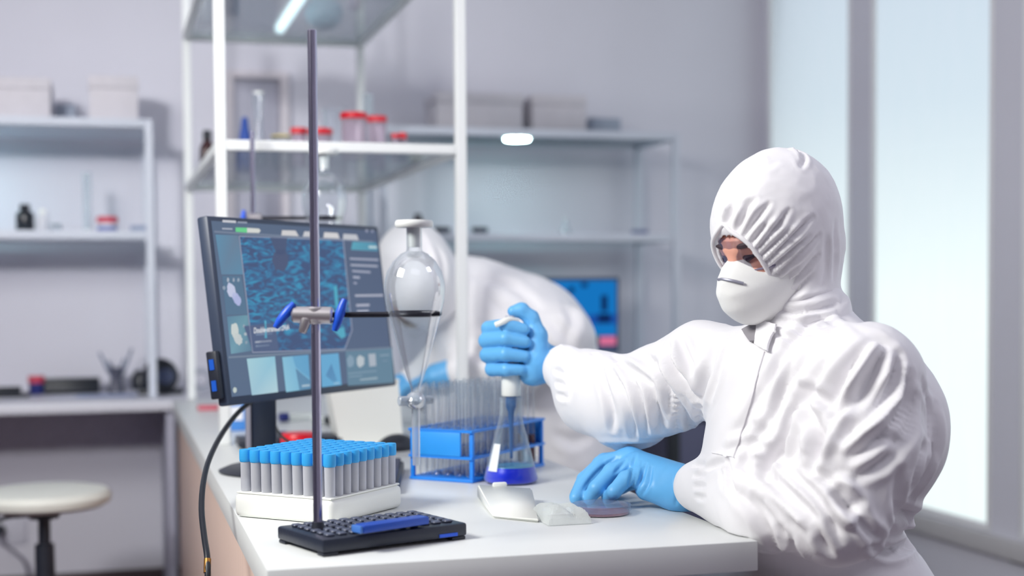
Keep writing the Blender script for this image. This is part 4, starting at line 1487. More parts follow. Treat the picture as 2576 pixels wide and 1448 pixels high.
def folds(v, q, strokes):
    """press creases into a cloth surface: each stroke is a line over the cloth, a width and a depth (metres, + = ridge)"""
    tree = tree_of(v, q)
    N_ = normals_of(v, q)
    disp = np.zeros(len(v))
    for line, wpx, amp in strokes:
        pl = curve_pts([(a, b, 0) for a, b in line], 22) if len(line) > 2 else [np.array(line[0] + (0,)) * (1 - s) + np.array(line[1] + (0,)) * s for s in np.linspace(0, 1, 20)]
        P3, T = [], []
        for i, p in enumerate(pl):
            h = cast(tree, p[0], p[1])
            if h[0] is not None:
                P3.append(h[0][:])
                T.append(i / (len(pl) - 1))
        if len(P3) < 3:
            continue
        P3, T = np.array(P3), np.array(T)
        w = wpx * np.linalg.norm(P3.mean(0) - CAM) / FPX
        lo, hi = P3.min(0) - 4 * w, P3.max(0) + 4 * w
        idx = np.where(((v > lo) & (v < hi)).all(1))[0]
        if not len(idx):
            continue
        d2 = ((v[idx][:, None, :] - P3[None]) ** 2).sum(2)
        j = d2.argmin(1)
        d = np.sqrt(d2[np.arange(len(idx)), j])
        tp = np.sin(np.pi * np.clip(T[j] * .92 + .04, 0, 1)) ** .6
        w2 = w * (.55 + .45 * tp)
        disp[idx] += amp * tp * (np.exp(-(d / w2) ** 1.45) - .45 * np.exp(-((d - 1.9 * w2) / (1.0 * w2)) ** 2))
    return v + N_ * disp[:, None]


def crumple(v, q, amp, scale, seed, stretch=(1, 1, 1)):
    N_ = normals_of(v, q)
    off = Vector((seed * 3.1, seed * 1.7, seed * .9))
    st = np.array(stretch) * scale
    d = np.array([mnoise.ridged_multi_fractal(Vector(p * st) + off, 1.0, 2.1, 3, 1.0, 2.0) for p in v])
    d = d - d.mean()
    return v + N_ * (d * amp)[:, None]


def body_part(name, v, q, m, root, label=None, parent=None):
    me = bpy.data.meshes.new(name)
    vv = v - np.array(root.location)
    me.vertices.add(len(vv))
    me.vertices.foreach_set('co', vv.astype(np.float32).ravel())
    me.loops.add(q.size)
    me.loops.foreach_set('vertex_index', q.astype(np.int32).ravel())
    me.polygons.add(len(q))
    me.polygons.foreach_set('loop_start', np.arange(0, q.size, 4, dtype=np.int32))
    me.update(calc_edges=True)
    me.polygons.foreach_set('use_smooth', [True] * len(q))
    return part(name, me, m, parent or root, label=label)


def decal(name, poly, tree, m, root, off=.002, thick=.003, nu=14, nv=14, parent=None, label=None):
    """a piece of cloth laid on a body: four-sided outline in the photograph, bilinear grid dropped on the surface"""
    a, b, c, d = [np.array(p, float) for p in poly]
    pts, ok = [], True
    last = None
    for i in range(nu + 1):
        for j in range(nv + 1):
            s, t_ = i / nu, j / nv
            p = (a * (1 - s) + b * s) * (1 - t_) + (d * (1 - s) + c * s) * t_
            h = cast(tree, *p)
            if h[0] is None:
                h = last
            if h is None:
                continue
            last = h
            pts.append((h[0] + h[1] * off, h[1]))
    if len(pts) != (nu + 1) * (nv + 1):
        return None
    g = G()
    k = nv + 1
    R0 = Vector(root.location)
    top = [p + n * thick - R0 for p, n in pts]
    bot = [p - R0 for p, n in pts]
    n_ = len(top)
    f = []
    for i in range(nu):
        for j in range(nv):
            f.append((i * k + j, i * k + j + 1, (i + 1) * k + j + 1, (i + 1) * k + j))
    f += [tuple(x + n_ for x in q_)[::-1] for q_ in f]
    rim = [i * k for i in range(nu + 1)] + [nu * k + j for j in range(1, nv + 1)] + [i * k + nv for i in range(nu - 1, -1, -1)] + [j for j in range(nv - 1, 0, -1)]
    for x, y in zip(rim, rim[1:] + rim[:1]):
        f.append((x, y, y + n_, x + n_))
    g.add(top + bot, f)
    return part(name, g, m, parent or root, label=label)


CLOTH = mat('white_coverall_cloth', (243, 241, 244), .62, noise=.02, nscale=20, bump=.10, bscale=90, sheen=.15)
GLOVE = mat('blue_nitrile', (106, 184, 240), .42, noise=.05, nscale=50, bump=.06, bscale=300)
MASKM = mat('mask_felt', (250, 250, 248), .8, noise=.02, bump=.15, bscale=500)
SKIN = mat('skin', (236, 172, 150), .5, noise=.06, nscale=60, sss=.12)
BROW = mat('dark_hair', (58, 42, 50), .6, noise=.2)

# ---- the seated person with the pipette
PR = Vector((1.16, 2.08, .0))
person = thing('person', 'person in white hooded coverall, goggles and mask holding a pipette at the bench', 'person', PR)

Sl, Sr = P(2180, 955, 2.14), P(1768, 925, 2.42)
El, Wl = P(2105, 1290, 2.10), on_z(1762, 1222, .800)
Er, Wr_ = P(1580, 1012, 2.56), P(1425, 930, 2.68)
Fa = P(1930, 1272, 2.19)
mid = P(2065, 1000, 2.30)
I3 = np.eye(3)
Ft = np.array([-.9, -.42, 0.0])
Ft /= np.linalg.norm(Ft)
Lt = np.array([.42, -.9, 0.0])
Lt /= np.linalg.norm(Lt)
TA = np.array([Ft, Lt, [0, 0, 1.0]])
pel = np.array([1.145, 2.09, .60])
bel = P(2028, 1185, 2.30)
prims = [
    ('ell', pel, (.150, .165, .15), TA, .04),
    ('ell', bel, (.170, .175, .175), TA, .04),
    ('ell', P(2055, 1035, 2.30), (.158, .172, .150), TA, .04),
    ('ell', P(2145, 1070, 2.27), (.120, .160, .145), TA, .04),
    ('cap', Sl, Sr, .078, .072, .035),
    ('cap', P(2040, 890, 2.29), P(2018, 790, 2.28), .100, .072, .03),
    ('cap', Sl, (Sl + El) / 2 + CR * .012, .080, .090, .03), ('cap', (Sl + El) / 2 + CR * .012, El, .090, .076, .02),
    ('cap', El, Fa, .070, .066, .02), ('cap', Fa, Wl, .066, .046, .02),
    ('cap', Sr, P(1668, 978, 2.49), .074, .074, .03), ('cap', P(1668, 978, 2.49), Er, .074, .080, .03),
    ('cap', Er, P(1495, 985, 2.63), .082, .074, .02), ('cap', P(1495, 985, 2.63), Wr_, .074, .048, .02),
]
# seated legs, feet on the floor
hipL, hipR = pel + Lt * .10 + np.array([0, 0, -.03]), pel - Lt * .10 + np.array([0, 0, -.03])
for hp, ky in ((hipL, -.02), (hipR, .12)):
    kn = hp + np.array([-.40, ky, -.035])
    an = kn + np.array([.03, .01, -.40])
    prims += [('cap', hp, kn, .098, .072, .04), ('cap', kn, an, .072, .056, .03)]
cv, cq = blend_mesh(prims, .0042)

S = []


def fold(w, amp, *line):
    S.append((list(line), w * 1.15, amp * 1.8))


# near sleeve: long folds falling from the shoulder
for k, ln in enumerate([
    [(2182, 862), (2130, 930), (2085, 1010), (2050, 1085)], [(2225, 880), (2195, 940), (2150, 1010), (2110, 1040)],
    [(2260, 890), (2240, 960), (2180, 1030), (2120, 1100)], [(2285, 940), (2270, 1030), (2210, 1110), (2140, 1150)],
    [(2130, 960), (2100, 1030), (2060, 1110), (2050, 1150)], [(2300, 1000), (2280, 1080), (2230, 1150), (2160, 1200)]]):
    fold(15, -.0085, *ln)
for ln in ([(2205, 870), (2160, 940), (2110, 1020)], [(2245, 900), (2215, 985), (2150, 1070)], [(2275, 930), (2250, 1010), (2190, 1080), (2130, 1130)]):
    fold(12, .006, *ln)
# armpit and side of the body
fold(16, -.012, (2020, 985), (2045, 1060), (2052, 1120), (2042, 1180))
fold(12, -.008, (2015, 970), (2060, 1000), (2080, 1020))
fold(14, -.008, (2000, 1040), (1985, 1100), (1960, 1150), (1925, 1175))
fold(12, .006, (2025, 1020), (2005, 1090), (1985, 1150))
fold(14, -.008, (1965, 1120), (1935, 1160), (1920, 1200))
# chest: soft drapes from the collar and zip
for ln in ([(1990, 850), (1950, 930), (1900, 1010)], [(2040, 880), (1990, 960), (1930, 1060), (1890, 1120)], [(2080, 900), (2040, 980), (1990, 1050)],
           [(1915, 990), (1880, 1060), (1850, 1100)], [(1860, 1100), (1900, 1085), (1940, 1100)], [(1845, 1120), (1890, 1110), (1930, 1125)]):
    fold(14, -.0055, *ln)
fold(12, .005, (1830, 1115), (1880, 1095), (1935, 1108))
fold(12, -.006, (1880, 1130), (1882, 1180))
fold(14, -.007, (1805, 850), (1790, 910), (1770, 970), (1755, 1010))
fold(12, -.006, (1830, 870), (1805, 940), (1790, 1000))
fold(12, -.006, (2060, 800), (2010, 840), (1980, 900))
fold(14, -.006, (2120, 810), (2190, 850), (2240, 870))
fold(14, .005, (2080, 790), (2150, 830), (2220, 870))
# collar gathers under the hood
for ln in ([(1965, 800), (2010, 812), (2060, 805), (2095, 790)], [(1970, 822), (2020, 832), (2075, 822)], [(1960, 842), (2000, 850), (2050, 838)], [(1960, 780), (2010, 786), (2070, 776), (2105, 760)]):
    fold(8, -.006, *ln)
# far sleeve
for ln, a in (([(1680, 868), (1690, 910), (1725, 960), (1748, 1000)], -.010), ([(1708, 850), (1722, 890), (1742, 930)], -.008), ([(1625, 888), (1655, 930), (1690, 985), (1700, 1040), (1705, 1080)], -.008),
              ([(1650, 905), (1672, 960), (1680, 1010), (1678, 1060)], -.008), ([(1545, 895), (1590, 930), (1618, 950)], -.008), ([(1575, 930), (1605, 990), (1618, 1060), (1622, 1095)], -.008),
              ([(1530, 920), (1570, 990), (1592, 1060), (1595, 1100)], -.007), ([(1495, 890), (1520, 960), (1540, 1040), (1540, 1080)], -.006), ([(1700, 990), (1722, 1040), (1738, 1080)], -.008),
              ([(1640, 985), (1655, 1040), (1662, 1085)], -.007), ([(1560, 905), (1610, 925), (1650, 950)], .006), ([(1700, 890), (1720, 940), (1745, 985)], .006), ([(1600, 940), (1635, 1000), (1645, 1070)], .005),
              ([(1420, 870), (1440, 930), (1430, 1000)], -.004), ([(1460, 1095), (1530, 1120), (1620, 1118), (1700, 1100)], -.004)):
    fold(10, a * 1.05, *ln)
# far cuff gathers
for k in range(5):
    fold(6, -.004, (1388 + k * 3, 872 + k * 30), (1418 + k * 2, 880 + k * 30))
# forearm on the bench edge: diagonal folds, deep shadowed puckers
for ln, w, a in (([(1870, 1170), (1930, 1210), (1980, 1260), (2010, 1290)], 13, -.010), ([(1905, 1165), (1985, 1230), (2040, 1290), (2055, 1330)], 13, -.010), ([(1990, 1190), (2040, 1240), (2090, 1310), (2110, 1360)], 14, -.011),
                 ([(2030, 1180), (2100, 1225), (2150, 1280), (2190, 1330)], 13, -.010), ([(1835, 1225), (1890, 1270), (1930, 1330), (1955, 1390)], 15, -.010), ([(1900, 1250), (1950, 1300), (1990, 1350)], 13, -.009),
                 ([(1965, 1330), (1990, 1370), (2010, 1395)], 14, -.012), ([(2060, 1330), (2070, 1365), (2090, 1395)], 12, -.010), ([(2100, 1250), (2140, 1272), (2165, 1262)], 13, -.016), ([(2080, 1222), (2120, 1215), (2150, 1230)], 12, .009),
                 ([(2105, 1290), (2130, 1310), (2150, 1300)], 11, .010), ([(1890, 1190), (1950, 1240), (2000, 1290), (2030, 1330)], 10, .008), ([(1950, 1180), (2020, 1240), (2070, 1300)], 10, .008), ([(1930, 1270), (1975, 1330), (1985, 1380)], 10, .008),
                 ([(2160, 1310), (2200, 1345), (2225, 1360)], 12, -.010), ([(1830, 1160), (1828, 1200), (1840, 1230)], 12, -.007), ([(1770, 1200), (1790, 1180), (1820, 1170)], 9, -.004)):
    fold(w, a * .62, *ln)
for k in range(4):
    fold(6, -.004, (1742 + k * 2, 1172 + k * 26), (1775, 1166 + k * 28))
fold(7, -.008, (1832, 1158), (1838, 1195), (1840, 1236))
fold(7, .005, (1822, 1160), (1827, 1195), (1828, 1232))
fold(8, -.005, (1768, 1182), (1800, 1166), (1832, 1160))
for ln in ([(1775, 900), (1768, 990), (1760, 1070), (1765, 1140)], [(1955, 900), (1935, 990), (1900, 1070)], [(2020, 860), (1985, 930), (1955, 1010), (1950, 1080)]):
    fold(10, -.004, *ln)
# back of the body and the waist gather
for ln, w, a in (([(2320, 960), (2335, 1060), (2310, 1180), (2270, 1280)], 14, -.007), ([(2350, 1020), (2352, 1100), (2330, 1170), (2290, 1240)], 14, -.008), ([(2260, 1180), (2255, 1260), (2250, 1300)], 14, -.006),
                 ([(2180, 1105), (2230, 1100), (2270, 1110)], 13, -.006), ([(2340, 1130), (2320, 1190), (2290, 1250)], 12, -.009), ([(2250, 1280), (2290, 1300), (2320, 1310)], 14, -.012), ([(2190, 1372), (2230, 1385), (2270, 1376), (2310, 1355)], 12, -.014),
                 ([(2270, 1300), (2300, 1330), (2310, 1350)], 11, .008)):
    fold(w, a * .75, *ln)
cv = crumple(cv, cq, .0032, 8.0, 1.0, (1, 1, .6))
cv = folds(cv, cq, S)
cv = relax(cv, cq, 1, .3)


def clear_bench(v):
    """keep cloth out of the bench top: lift it onto the top or push it past the right edge"""
    v = v.copy()
    m = (v[:, 0] < .9245) & (v[:, 1] > 1.9285) & (v[:, 2] > .695) & (v[:, 2] < .7512)
    up, outx, outy, dn = .7512 - v[:, 2], .9245 - v[:, 0], v[:, 1] - 1.9285, v[:, 2] - .695
    best = np.argmin(np.stack([up, outx, outy, dn]), 0)
    v[m & (best == 0), 2] = .7512
    v[m & (best == 1), 0] = .9245
    v[m & (best == 2), 1] = 1.9285
    v[m & (best == 3), 2] = .695
    return v


cv = clear_bench(cv)
coverall = body_part('coverall', cv, cq, CLOTH, person, 'crumpled white protective coverall')
ctree = tree_of(cv, cq)
decal('zip_placket', ((1862, 842), (1925, 885), (1848, 1150), (1792, 1140)), ctree, CLOTH, person, .0003, .0024, 14, 40, parent=coverall)
decal('shirt_neckline', ((1872, 838), (1918, 812), (1912, 862), (1893, 866)), ctree, mat('grey_shirt', (150, 146, 152), .8), person, .0062, .003, 10, 10, parent=coverall, label='grey shirt at the open collar')
decal('collar_flap', ((1918, 806), (1960, 820), (1938, 890), (1906, 872)), ctree, CLOTH, person, .007, .004, 10, 12, parent=coverall)

# ---- head
HD = P(1957, 590, 2.27)
pt = math.radians(21)
fh = np.array([-.956, -.298, 0.0])
fh /= np.linalg.norm(fh)
hf = fh * math.cos(pt) + np.array([0, 0, -math.sin(pt)])
hu = fh * math.sin(pt) + np.array([0, 0, math.cos(pt)])
hl = np.cross(hu, hf)
HA = np.array([hf, hl, hu])


def hp(f, l, u):
    return HD + hf * f + hl * l + hu * u


sk = [('ell', hp(-.004, 0, .018), (.093, .067, .090), HA, .02), ('ell', hp(.032, 0, -.055), (.060, .050, .062), HA, .02),
      ('cap', hp(.088, 0, .0), hp(.104, 0, -.035), .010, .014, .015), ('cap', hp(.074, .038, .014), hp(.085, .010, .012), .010, .011, .012),
      ('cap', hp(.074, -.038, .014), hp(.085, -.010, .012), .010, .011, .012), ('cap', hp(.058, .038, -.022), hp(.078, .026, -.030), .014, .014, .02),
      ('cap', hp(.058, -.038, -.022), hp(.078, -.026, -.030), .014, .014, .02),
      ('cap', hp(-.01, 0, -.06), hp(-.03, 0, -.15), .055, .058, .03), ('ell', hp(.074, .026, -.001), (.012, .015, .009), HA, .006), ('ell', hp(.074, -.026, -.001), (.012, .015, .009), HA, .006),
      ('cap', hp(-.012, .064, .018), hp(-.016, .066, -.025), .010, .008, .006), ('cap', hp(-.012, -.064, .018), hp(-.016, -.066, -.025), .010, .008, .006)]
hv, hq = blend_mesh(sk, .0032)
hv = hv + hf * .009
head = body_part('head', hv, hq, SKIN, person)
R0 = np.array(PR)
for s in (1, -1):
    part('eyebrow', G().tube([hp(.0995, s * .010, .014) - R0, hp(.1005, s * .022, .017) - R0, hp(.095, s * .036, .018) - R0, hp(.084, s * .047, .013) - R0], [.0028, .0044, .0040, .002], 8), BROW, head)
    part('eye', G().tube([hp(.0945, s * .014, -.0015) - R0, hp(.0958, s * .025, -.0045) - R0, hp(.090, s * .037, -.002) - R0], [.0030, .0062, .0030], 8), mat('dark_eye', (44, 34, 48), .2), head)
htree = tree_of(hv, hq)
decal('sideburn', ((1936, 700), (1952, 712), (1964, 750), (1950, 752)), htree, BROW, person, .0005, .002, 6, 8, parent=head, label='dark sideburn between mask and hood')

# ---- hood: a shell with a face opening
ho = hp(-.010, 0, .022)
hoodp = [('ell', ho, (.110, .090, .110), HA, .015), ('ell', hp(.010, 0, .010), (.100, .086, .100), HA, .02), ('ell', hp(-.024, 0, .046), (.082, .078, .080), HA, .02),
         ('cap', hp(-.026, 0, -.04), P(2008, 770, 2.275), .078, .062, .02), ('cap', P(2008, 758, 2.275), P(2025, 795, 2.28), .060, .076, .012)]
tv_, tq_ = blend_mesh(hoodp, .006)
tt_ = tree_of(tv_, tq_)
EU, EF, EL = [], [], []
for u_, v_ in ((1800, 566), (1818, 572), (1838, 580), (1872, 602), (1900, 630), (1925, 668), (1945, 706), (1956, 735), (1964, 762)):
    h_ = cast(tt_, u_, v_)[0]
    if h_ is not None:
        q_ = np.array(h_) - HD
        EU.append(q_ @ hu)
        EF.append(q_ @ hf)
        EL.append(q_ @ hl)
EU, EF, EL = np.array(EU)[::-1], np.array(EF)[::-1], np.array(EL)[::-1]


def opening(X, Y, Z):
    q = np.stack([X - HD[0], Y - HD[1], Z - HD[2]], -1)
    f, l, u = q @ hf, q @ hl, q @ hu
    g_ = np.interp(u, EU, EF) + 2.5 * np.maximum(0, u - EU[-1]) + .6 * np.maximum(0, -.105 - u)
    return (f - g_) * .8


def inside(X, Y, Z):
    return (X - HD[0]) * hu[0] + (Y - HD[1]) * hu[1] + (Z - HD[2]) * hu[2] > -.092


hoodp += [('shell', .0075, inside), ('cut', opening)]
ov, oq = blend_mesh(hoodp, .0033)
S = []
edge = [(1800, 568), (1838, 580), (1872, 602), (1900, 630), (1925, 668), (1945, 706), (1960, 742)]
dirs = [((1806, 545), (1812, 500)), ((1830, 562), (1842, 510)), ((1856, 580), (1880, 520), (1898, 500)), ((1872, 596), (1905, 548), (1935, 512)), ((1890, 614), (1915, 585), (1938, 566)),
        ((1902, 632), (1950, 575), (1985, 528)), ((1912, 648), (1955, 610), (1990, 580)), ((1922, 664), (1990, 600), (2045, 545)), ((1932, 684), (1985, 640), (2035, 595)), ((1940, 702), (2010, 640), (2060, 590)),
        ((1948, 722), (1985, 694), (2000, 672)), ((1952, 738), (2010, 690), (2058, 640)), ((1960, 752), (2000, 735), (2040, 690))]
for k, ln in enumerate(dirs):
    S.append((list(ln), 8 if k % 2 else 9.5, -.0062 if k % 2 == 0 else -.0075))
for ln in ([(1820, 555), (1830, 515)], [(1846, 570), (1868, 520)], [(1896, 622), (1930, 578), (1965, 545)], [(1917, 655), (1970, 605), (2015, 562)], [(1936, 692), (1995, 642), (2045, 600)], [(1950, 730), (2000, 690), (2040, 655)]):
    S.append((ln, 7, .005))
for ln, w, a in (([(2000, 376), (2018, 392), (2016, 420)], 9, -.007), ([(1985, 374), (2008, 385), (2014, 412)], 6, .005), ([(1900, 400), (1925, 415), (1950, 410)], 12, -.003), ([(2078, 600), (2080, 660), (2070, 720)], 12, -.004),
                 ([(1972, 765), (2030, 760), (2090, 742)], 9, -.008), ([(1970, 785), (2030, 782), (2100, 765)], 8, -.006), ([(1975, 805), (2040, 800), (2090, 790)], 8, -.006), ([(2100, 560), (2100, 640), (2096, 700)], 10, -.004)):
    S.append((ln, w, a))
ov = crumple(ov, oq, .0018, 14.0, 5.0)
ov = folds(ov, oq, S)
hood = body_part('hood', ov, oq, CLOTH, person, 'gathered white hood of the coverall')

rim = [hp(f_ + .001, l_, u_) - R0 for f_, l_, u_ in zip(EF, EL, EU) if l_ > .004]
rim += [hp(EF[-1] + .002, 0, EU[-1] + .001) - R0] + [hp(f_ + .001, -l_, u_) - R0 for f_, l_, u_ in list(zip(EF, EL, EU))[::-1] if l_ > .004]
part('hood_rim', G().tube(curve_pts(rim, 90), .0036, 10), CLOTH, hood)

# ---- respirator mask
g = G()
NT, NR = 48, 14
M0 = hp(.078, -.001, -.054)
vv = []
for j in range(NR + 1):
    t_ = j / NR
    for i in range(NT):
        a = 2 * math.pi * i / NT
        c_, s_ = math.cos(a), math.sin(a)
        aw = .062 * (1 - .28 * max(0, s_) ** 2)
        bw = .058 if s_ > 0 else .070
        hgt = .066 * max(0, 1 - t_ ** 2.6) ** .62
        bulge = .0022 * math.exp(-((t_ - .80) / .05) ** 2) + .0012 * math.sin(s_ * 16 * t_) * (1 - t_) * t_ * 2
        wrap = -.040 * (c_ * t_) ** 2 - .012 * max(0, -s_ * t_) ** 2
        vv.append(M0 + hl * (aw * c_ * t_) + hu * (bw * s_ * t_) + hf * (hgt + wrap + bulge) - R0)
g.add(vv, [(j * NT + i, j * NT + (i + 1) % NT, (j + 1) * NT + (i + 1) % NT, (j + 1) * NT + i) for j in range(NR) for i in range(NT)])
mask = part('respirator_mask', g, MASKM, person, label='white cup respirator mask')
rimp = [Vector(vv[NR * NT + i]) for i in range(NT)] + [Vector(vv[NR * NT])]
part('mask_rim', G().tube(rimp, .0028, 8, caps=False), MASKM, mask)


def msk(l, u, out):
    t_ = math.hypot(l / .062, u / .058)
    hgt = .066 * max(0, 1 - t_ ** 2.6) ** .62
    return M0 + hl * l + hu * u + hf * (hgt - .040 * (l / .062) ** 2 + out) - R0


part('nose_clip', G().tube([msk(-.007, .030, .0008), msk(.002, .031, .0008), msk(.012, .029, .0008), msk(.022, .025, .0008), msk(.032, .018, .0008)], .0024, 8), mat('grey_clip', (150, 150, 166), .4, metal=.4), mask, label='grey metal nose clip')
part('strap', G().tube([hp(.030, .058, -.030) - R0, hp(.005, .068, -.022) - R0, hp(-.02, .074, -.012) - R0], .003, 8), MASKM, mask)
part('strap', G().tube([hp(.022, .056, -.088) - R0, hp(.0, .066, -.085) - R0, hp(-.02, .070, -.075) - R0], .003, 8), MASKM, mask)

# ---- safety glasses
LENS = glass('lens_plastic', tint=(248, 246, 252), edge=(170, 160, 205), edge_amt=.30, base=.03, blend=.3)
FRM = glass('lavender_frame', tint=(190, 184, 214), edge=(120, 110, 160), edge_amt=.8, body=.35, body_rgb=(196, 190, 216))
g = G()
na, nh = 36, 6
ring_lo, ring_hi = [], []
for i in range(na + 1):
    ph_ = math.radians(-66 + 132 * i / na)
    c_, s_ = math.cos(ph_), math.sin(ph_)
    lo_u = -.022 + .014 * math.exp(-(s_ / .16) ** 2) - .004 * abs(s_)
    hi_u = .033 - .012 * s_ * s_
    for j in range(nh + 1):
        u_ = lo_u + (hi_u - lo_u) * j / nh
        g.v.append(tuple(hp(.004 + .102 * c_ ** .8, .071 * s_, u_) - R0))
    ring_lo.append(hp(.004 + .102 * c_ ** .8, .071 * s_, lo_u) - R0)
    ring_hi.append(hp(.004 + .102 * c_ ** .8, .071 * s_, hi_u) - R0)
g.f = [(i * (nh + 1) + j, (i + 1) * (nh + 1) + j, (i + 1) * (nh + 1) + j + 1, i * (nh + 1) + j + 1) for i in range(na) for j in range(nh)]
lens = part('safety_glasses', g, LENS, person, label='clear wraparound safety glasses with lavender frame')
part('frame_edge', G().tube(ring_lo, .0018, 8), FRM, lens)
for k in (6, 30):
    part('frame_edge', G().tube([ring_lo[k], (ring_lo[k] + ring_hi[k]) / 2, ring_hi[k]], .0016, 8), FRM, lens)
for s in (1, -1):
    part('temple_arm', G().tube([hp(.024, s * .0705, .010) - R0, hp(-.004, s * .0745, .011) - R0, hp(-.03, s * .0755, .010) - R0], .0024, 8), FRM, lens)

# ---- gloves: five separate fingers each
def chain(pts, rs, k):
    return [('cap', a, b, r0, r1, k) for a, b, r0, r1 in zip(pts, pts[1:], rs, rs[1:])]


pdp = (np.array(FL) - CAM) @ CF                       # depth of the pipette
dz = pdp - .004
rp = []
for uv, rr in ((((1262, 838, .050), (1230, 826, .004), (1276, 818, -.034), (1318, 829, -.030)), (.0155, .0152, .0140, .0118)),
               (((1260, 862, .050), (1224, 856, .002), (1272, 851, -.038), (1320, 860, -.033)), (.0160, .0158, .0146, .0122)),
               (((1260, 895, .048), (1226, 893, .002), (1272, 890, -.036), (1319, 896, -.032)), (.0158, .0152, .0142, .0118)),
               (((1264, 925, .044), (1238, 928, .004), (1274, 929, -.030), (1310, 929, -.028)), (.0145, .0142, .0130, .0110))):
    rp += chain([P(u, v, dz + d) for u, v, d in uv], rr, .0022)
rp += chain([P(1352, 905, dz - .012), P(1352, 845, dz - .006), P(1336, 800, dz - .002), P(1312, 780, dz - .004), P(1291, 783, dz - .006)], (.0250, .0190, .0150, .0138, .0115), .008)
rp += [('cap', P(1344, 850, dz + .02), P(1352, 930, dz + .012), .024, .026, .012), ('cap', P(1265, 850, dz + .048), P(1385, 905, dz + .02), .018, .028, .014),
       ('cap', P(1265, 905, dz + .045), P(1385, 920, dz + .015), .018, .028, .014), ('cap', P(1345, 935, dz - .006), P(1395, 915, dz + .004), .0265, .030, .012),
       ('cap', P(1330, 945, dz - .002), P(1350, 915, dz - .008), .0150, .022, .012), ('cap', P(1395, 918, dz), P(1440, 945, dz - .05), .031, .034, .01)]
gv, gq = blend_mesh(rp, .0024, pad=.02)
gv = crumple(gv, gq, .0006, 60.0, 9.0)
body_part('glove', gv, gq, GLOVE, person, 'blue nitrile glove gripping the pipette')

lp = []
zt_ = .765
for uv, rr in ((((1586, 1152, 2.545), (1520, 1160, 2.56), (1470, 1205, 2.535), None, (1448, 1249)), (.0170, .0150, .0135, .0115)),
               (((1582, 1150, 2.515), (1512, 1168, 2.52), (1466, 1220, 2.49), None, (1449, 1252)), (.0178, .0158, .0142, .0118)),
               (((1600, 1166, 2.485), (1540, 1186, 2.475), (1500, 1228, 2.455), None, (1482, 1252)), (.0172, .0154, .0138, .0116)),
               (((1622, 1190, 2.462), (1574, 1204, 2.44), (1545, 1236, 2.425), None, (1528, 1252)), (.0160, .0142, .0126, .0108))):
    pts = [P(*q_) for q_ in uv[:3]] + [on_z(uv[4][0], uv[4][1], zt_)]
    lp += chain(pts, rr, .0034)
lp += [('cap', P(1590, 1160, 2.52), P(1705, 1215, 2.445), .022, .034, .016), ('cap', P(1620, 1190, 2.475), P(1705, 1232, 2.425), .022, .032, .016),
       ('cap', P(1600, 1172, 2.50), P(1700, 1222, 2.435), .022, .034, .016), ('cap', P(1625, 1232, 2.44), P(1700, 1240, 2.42), .018, .028, .014)]
lp += chain([P(1660, 1215, 2.50), P(1600, 1205, 2.56), P(1560, 1222, 2.58), on_z(1530, 1236, .766)], (.022, .017, .014, .012), .008)
lp += [('cap', P(1700, 1222, 2.43), P(1722, 1232, 2.415), .036, .041, .01)]
gv, gq = blend_mesh(lp, .0024, pad=.02)
gv[:, 2] = np.maximum(gv[:, 2], .7508)
S = [([(1600, 1140), (1590, 1190), (1580, 1225)], 5, -.003), ([(1625, 1165), (1615, 1200), (1598, 1235)], 5, -.0035), ([(1640, 1175), (1632, 1215), (1615, 1245)], 5, -.003), ([(1610, 1160), (1605, 1200), (1592, 1232)], 4, .002),
     ([(1575, 1155), (1560, 1175), (1545, 1190)], 5, -.003), ([(1548, 1150), (1500, 1190), (1465, 1232)], 5, -.0025), ([(1700, 1190), (1706, 1230), (1700, 1268)], 6, -.003)]
gv = folds(gv, gq, S)
body_part('glove', gv, gq, GLOVE, person, 'blue nitrile glove resting on the bench')
for hp_ in (hipL, hipR):
    ky = -.02 if hp_ is hipL else .12
    an = hp_ + np.array([-.37, ky + .01, -.435])
    sv, sq = blend_mesh([('cap', an + np.array([.03, 0, -an[2] + .05]), an + np.array([-.11, 0, -an[2] + .035]), .045, .038, .02), ('cap', an, an + np.array([.0, 0, -an[2] + .05]), .05, .05, .02)], .008)
    sv[:, 2] = np.maximum(sv[:, 2], .0005)
    body_part('shoe_cover', sv, sq, CLOTH, person)
stool('white round lab stool under the seated person with the pipette', 1.19, 2.10, .415)

# ---- the second person, bending over behind the bench
PR2 = Vector((1.17, 3.86, 0))
person2 = thing('person', 'person in white coverall bending over behind the glass funnel and shelf post', 'person', PR2)
hip2 = P(1405, 1120, 3.95)
prims = [('ell', hip2, (.17, .17, .17), I3, .06), ('cap', hip2, P(1330, 870, 3.92), .165, .17, .06), ('cap', P(1330, 870, 3.92), P(1230, 800, 3.88), .165, .135, .06),
         ('cap', P(1290, 820, 3.86), P(1180, 760, 3.84), .14, .12, .06), ('cap', P(1180, 770, 3.84), P(1070, 720, 3.80), .10, .085, .05),
         ('cap', P(1370, 830, 3.80), P(1420, 850, 3.72), .085, .075, .04), ('cap', P(1420, 850, 3.72), P(1300, 920, 3.70), .07, .065, .04), ('cap', P(1300, 920, 3.70), P(1160, 930, 3.74), .065, .045, .04),
         ('cap', P(1250, 800, 4.02), P(1130, 900, 3.98), .075, .06, .04), ('cap', P(1130, 900, 3.98), P(1040, 960, 3.92), .06, .045, .04),
         ('cap', P(1240, 850, 3.86), P(1180, 990, 3.90), .12, .13, .06), ('cap', P(1400, 1000, 3.94), P(1440, 1090, 3.95), .13, .14, .06)]
for s in (-1, 1):
    h_ = hip2 + np.array([.0, s * .10, -.05])
    kn = h_ + np.array([-.02, s * .02, -.24])
    prims += [('cap', h_, kn, .10, .075, .04), ('cap', kn, np.array([kn[0] + .03, kn[1], .07]), .072, .055, .03)]
v2, q2 = blend_mesh(prims, .009)
S = []
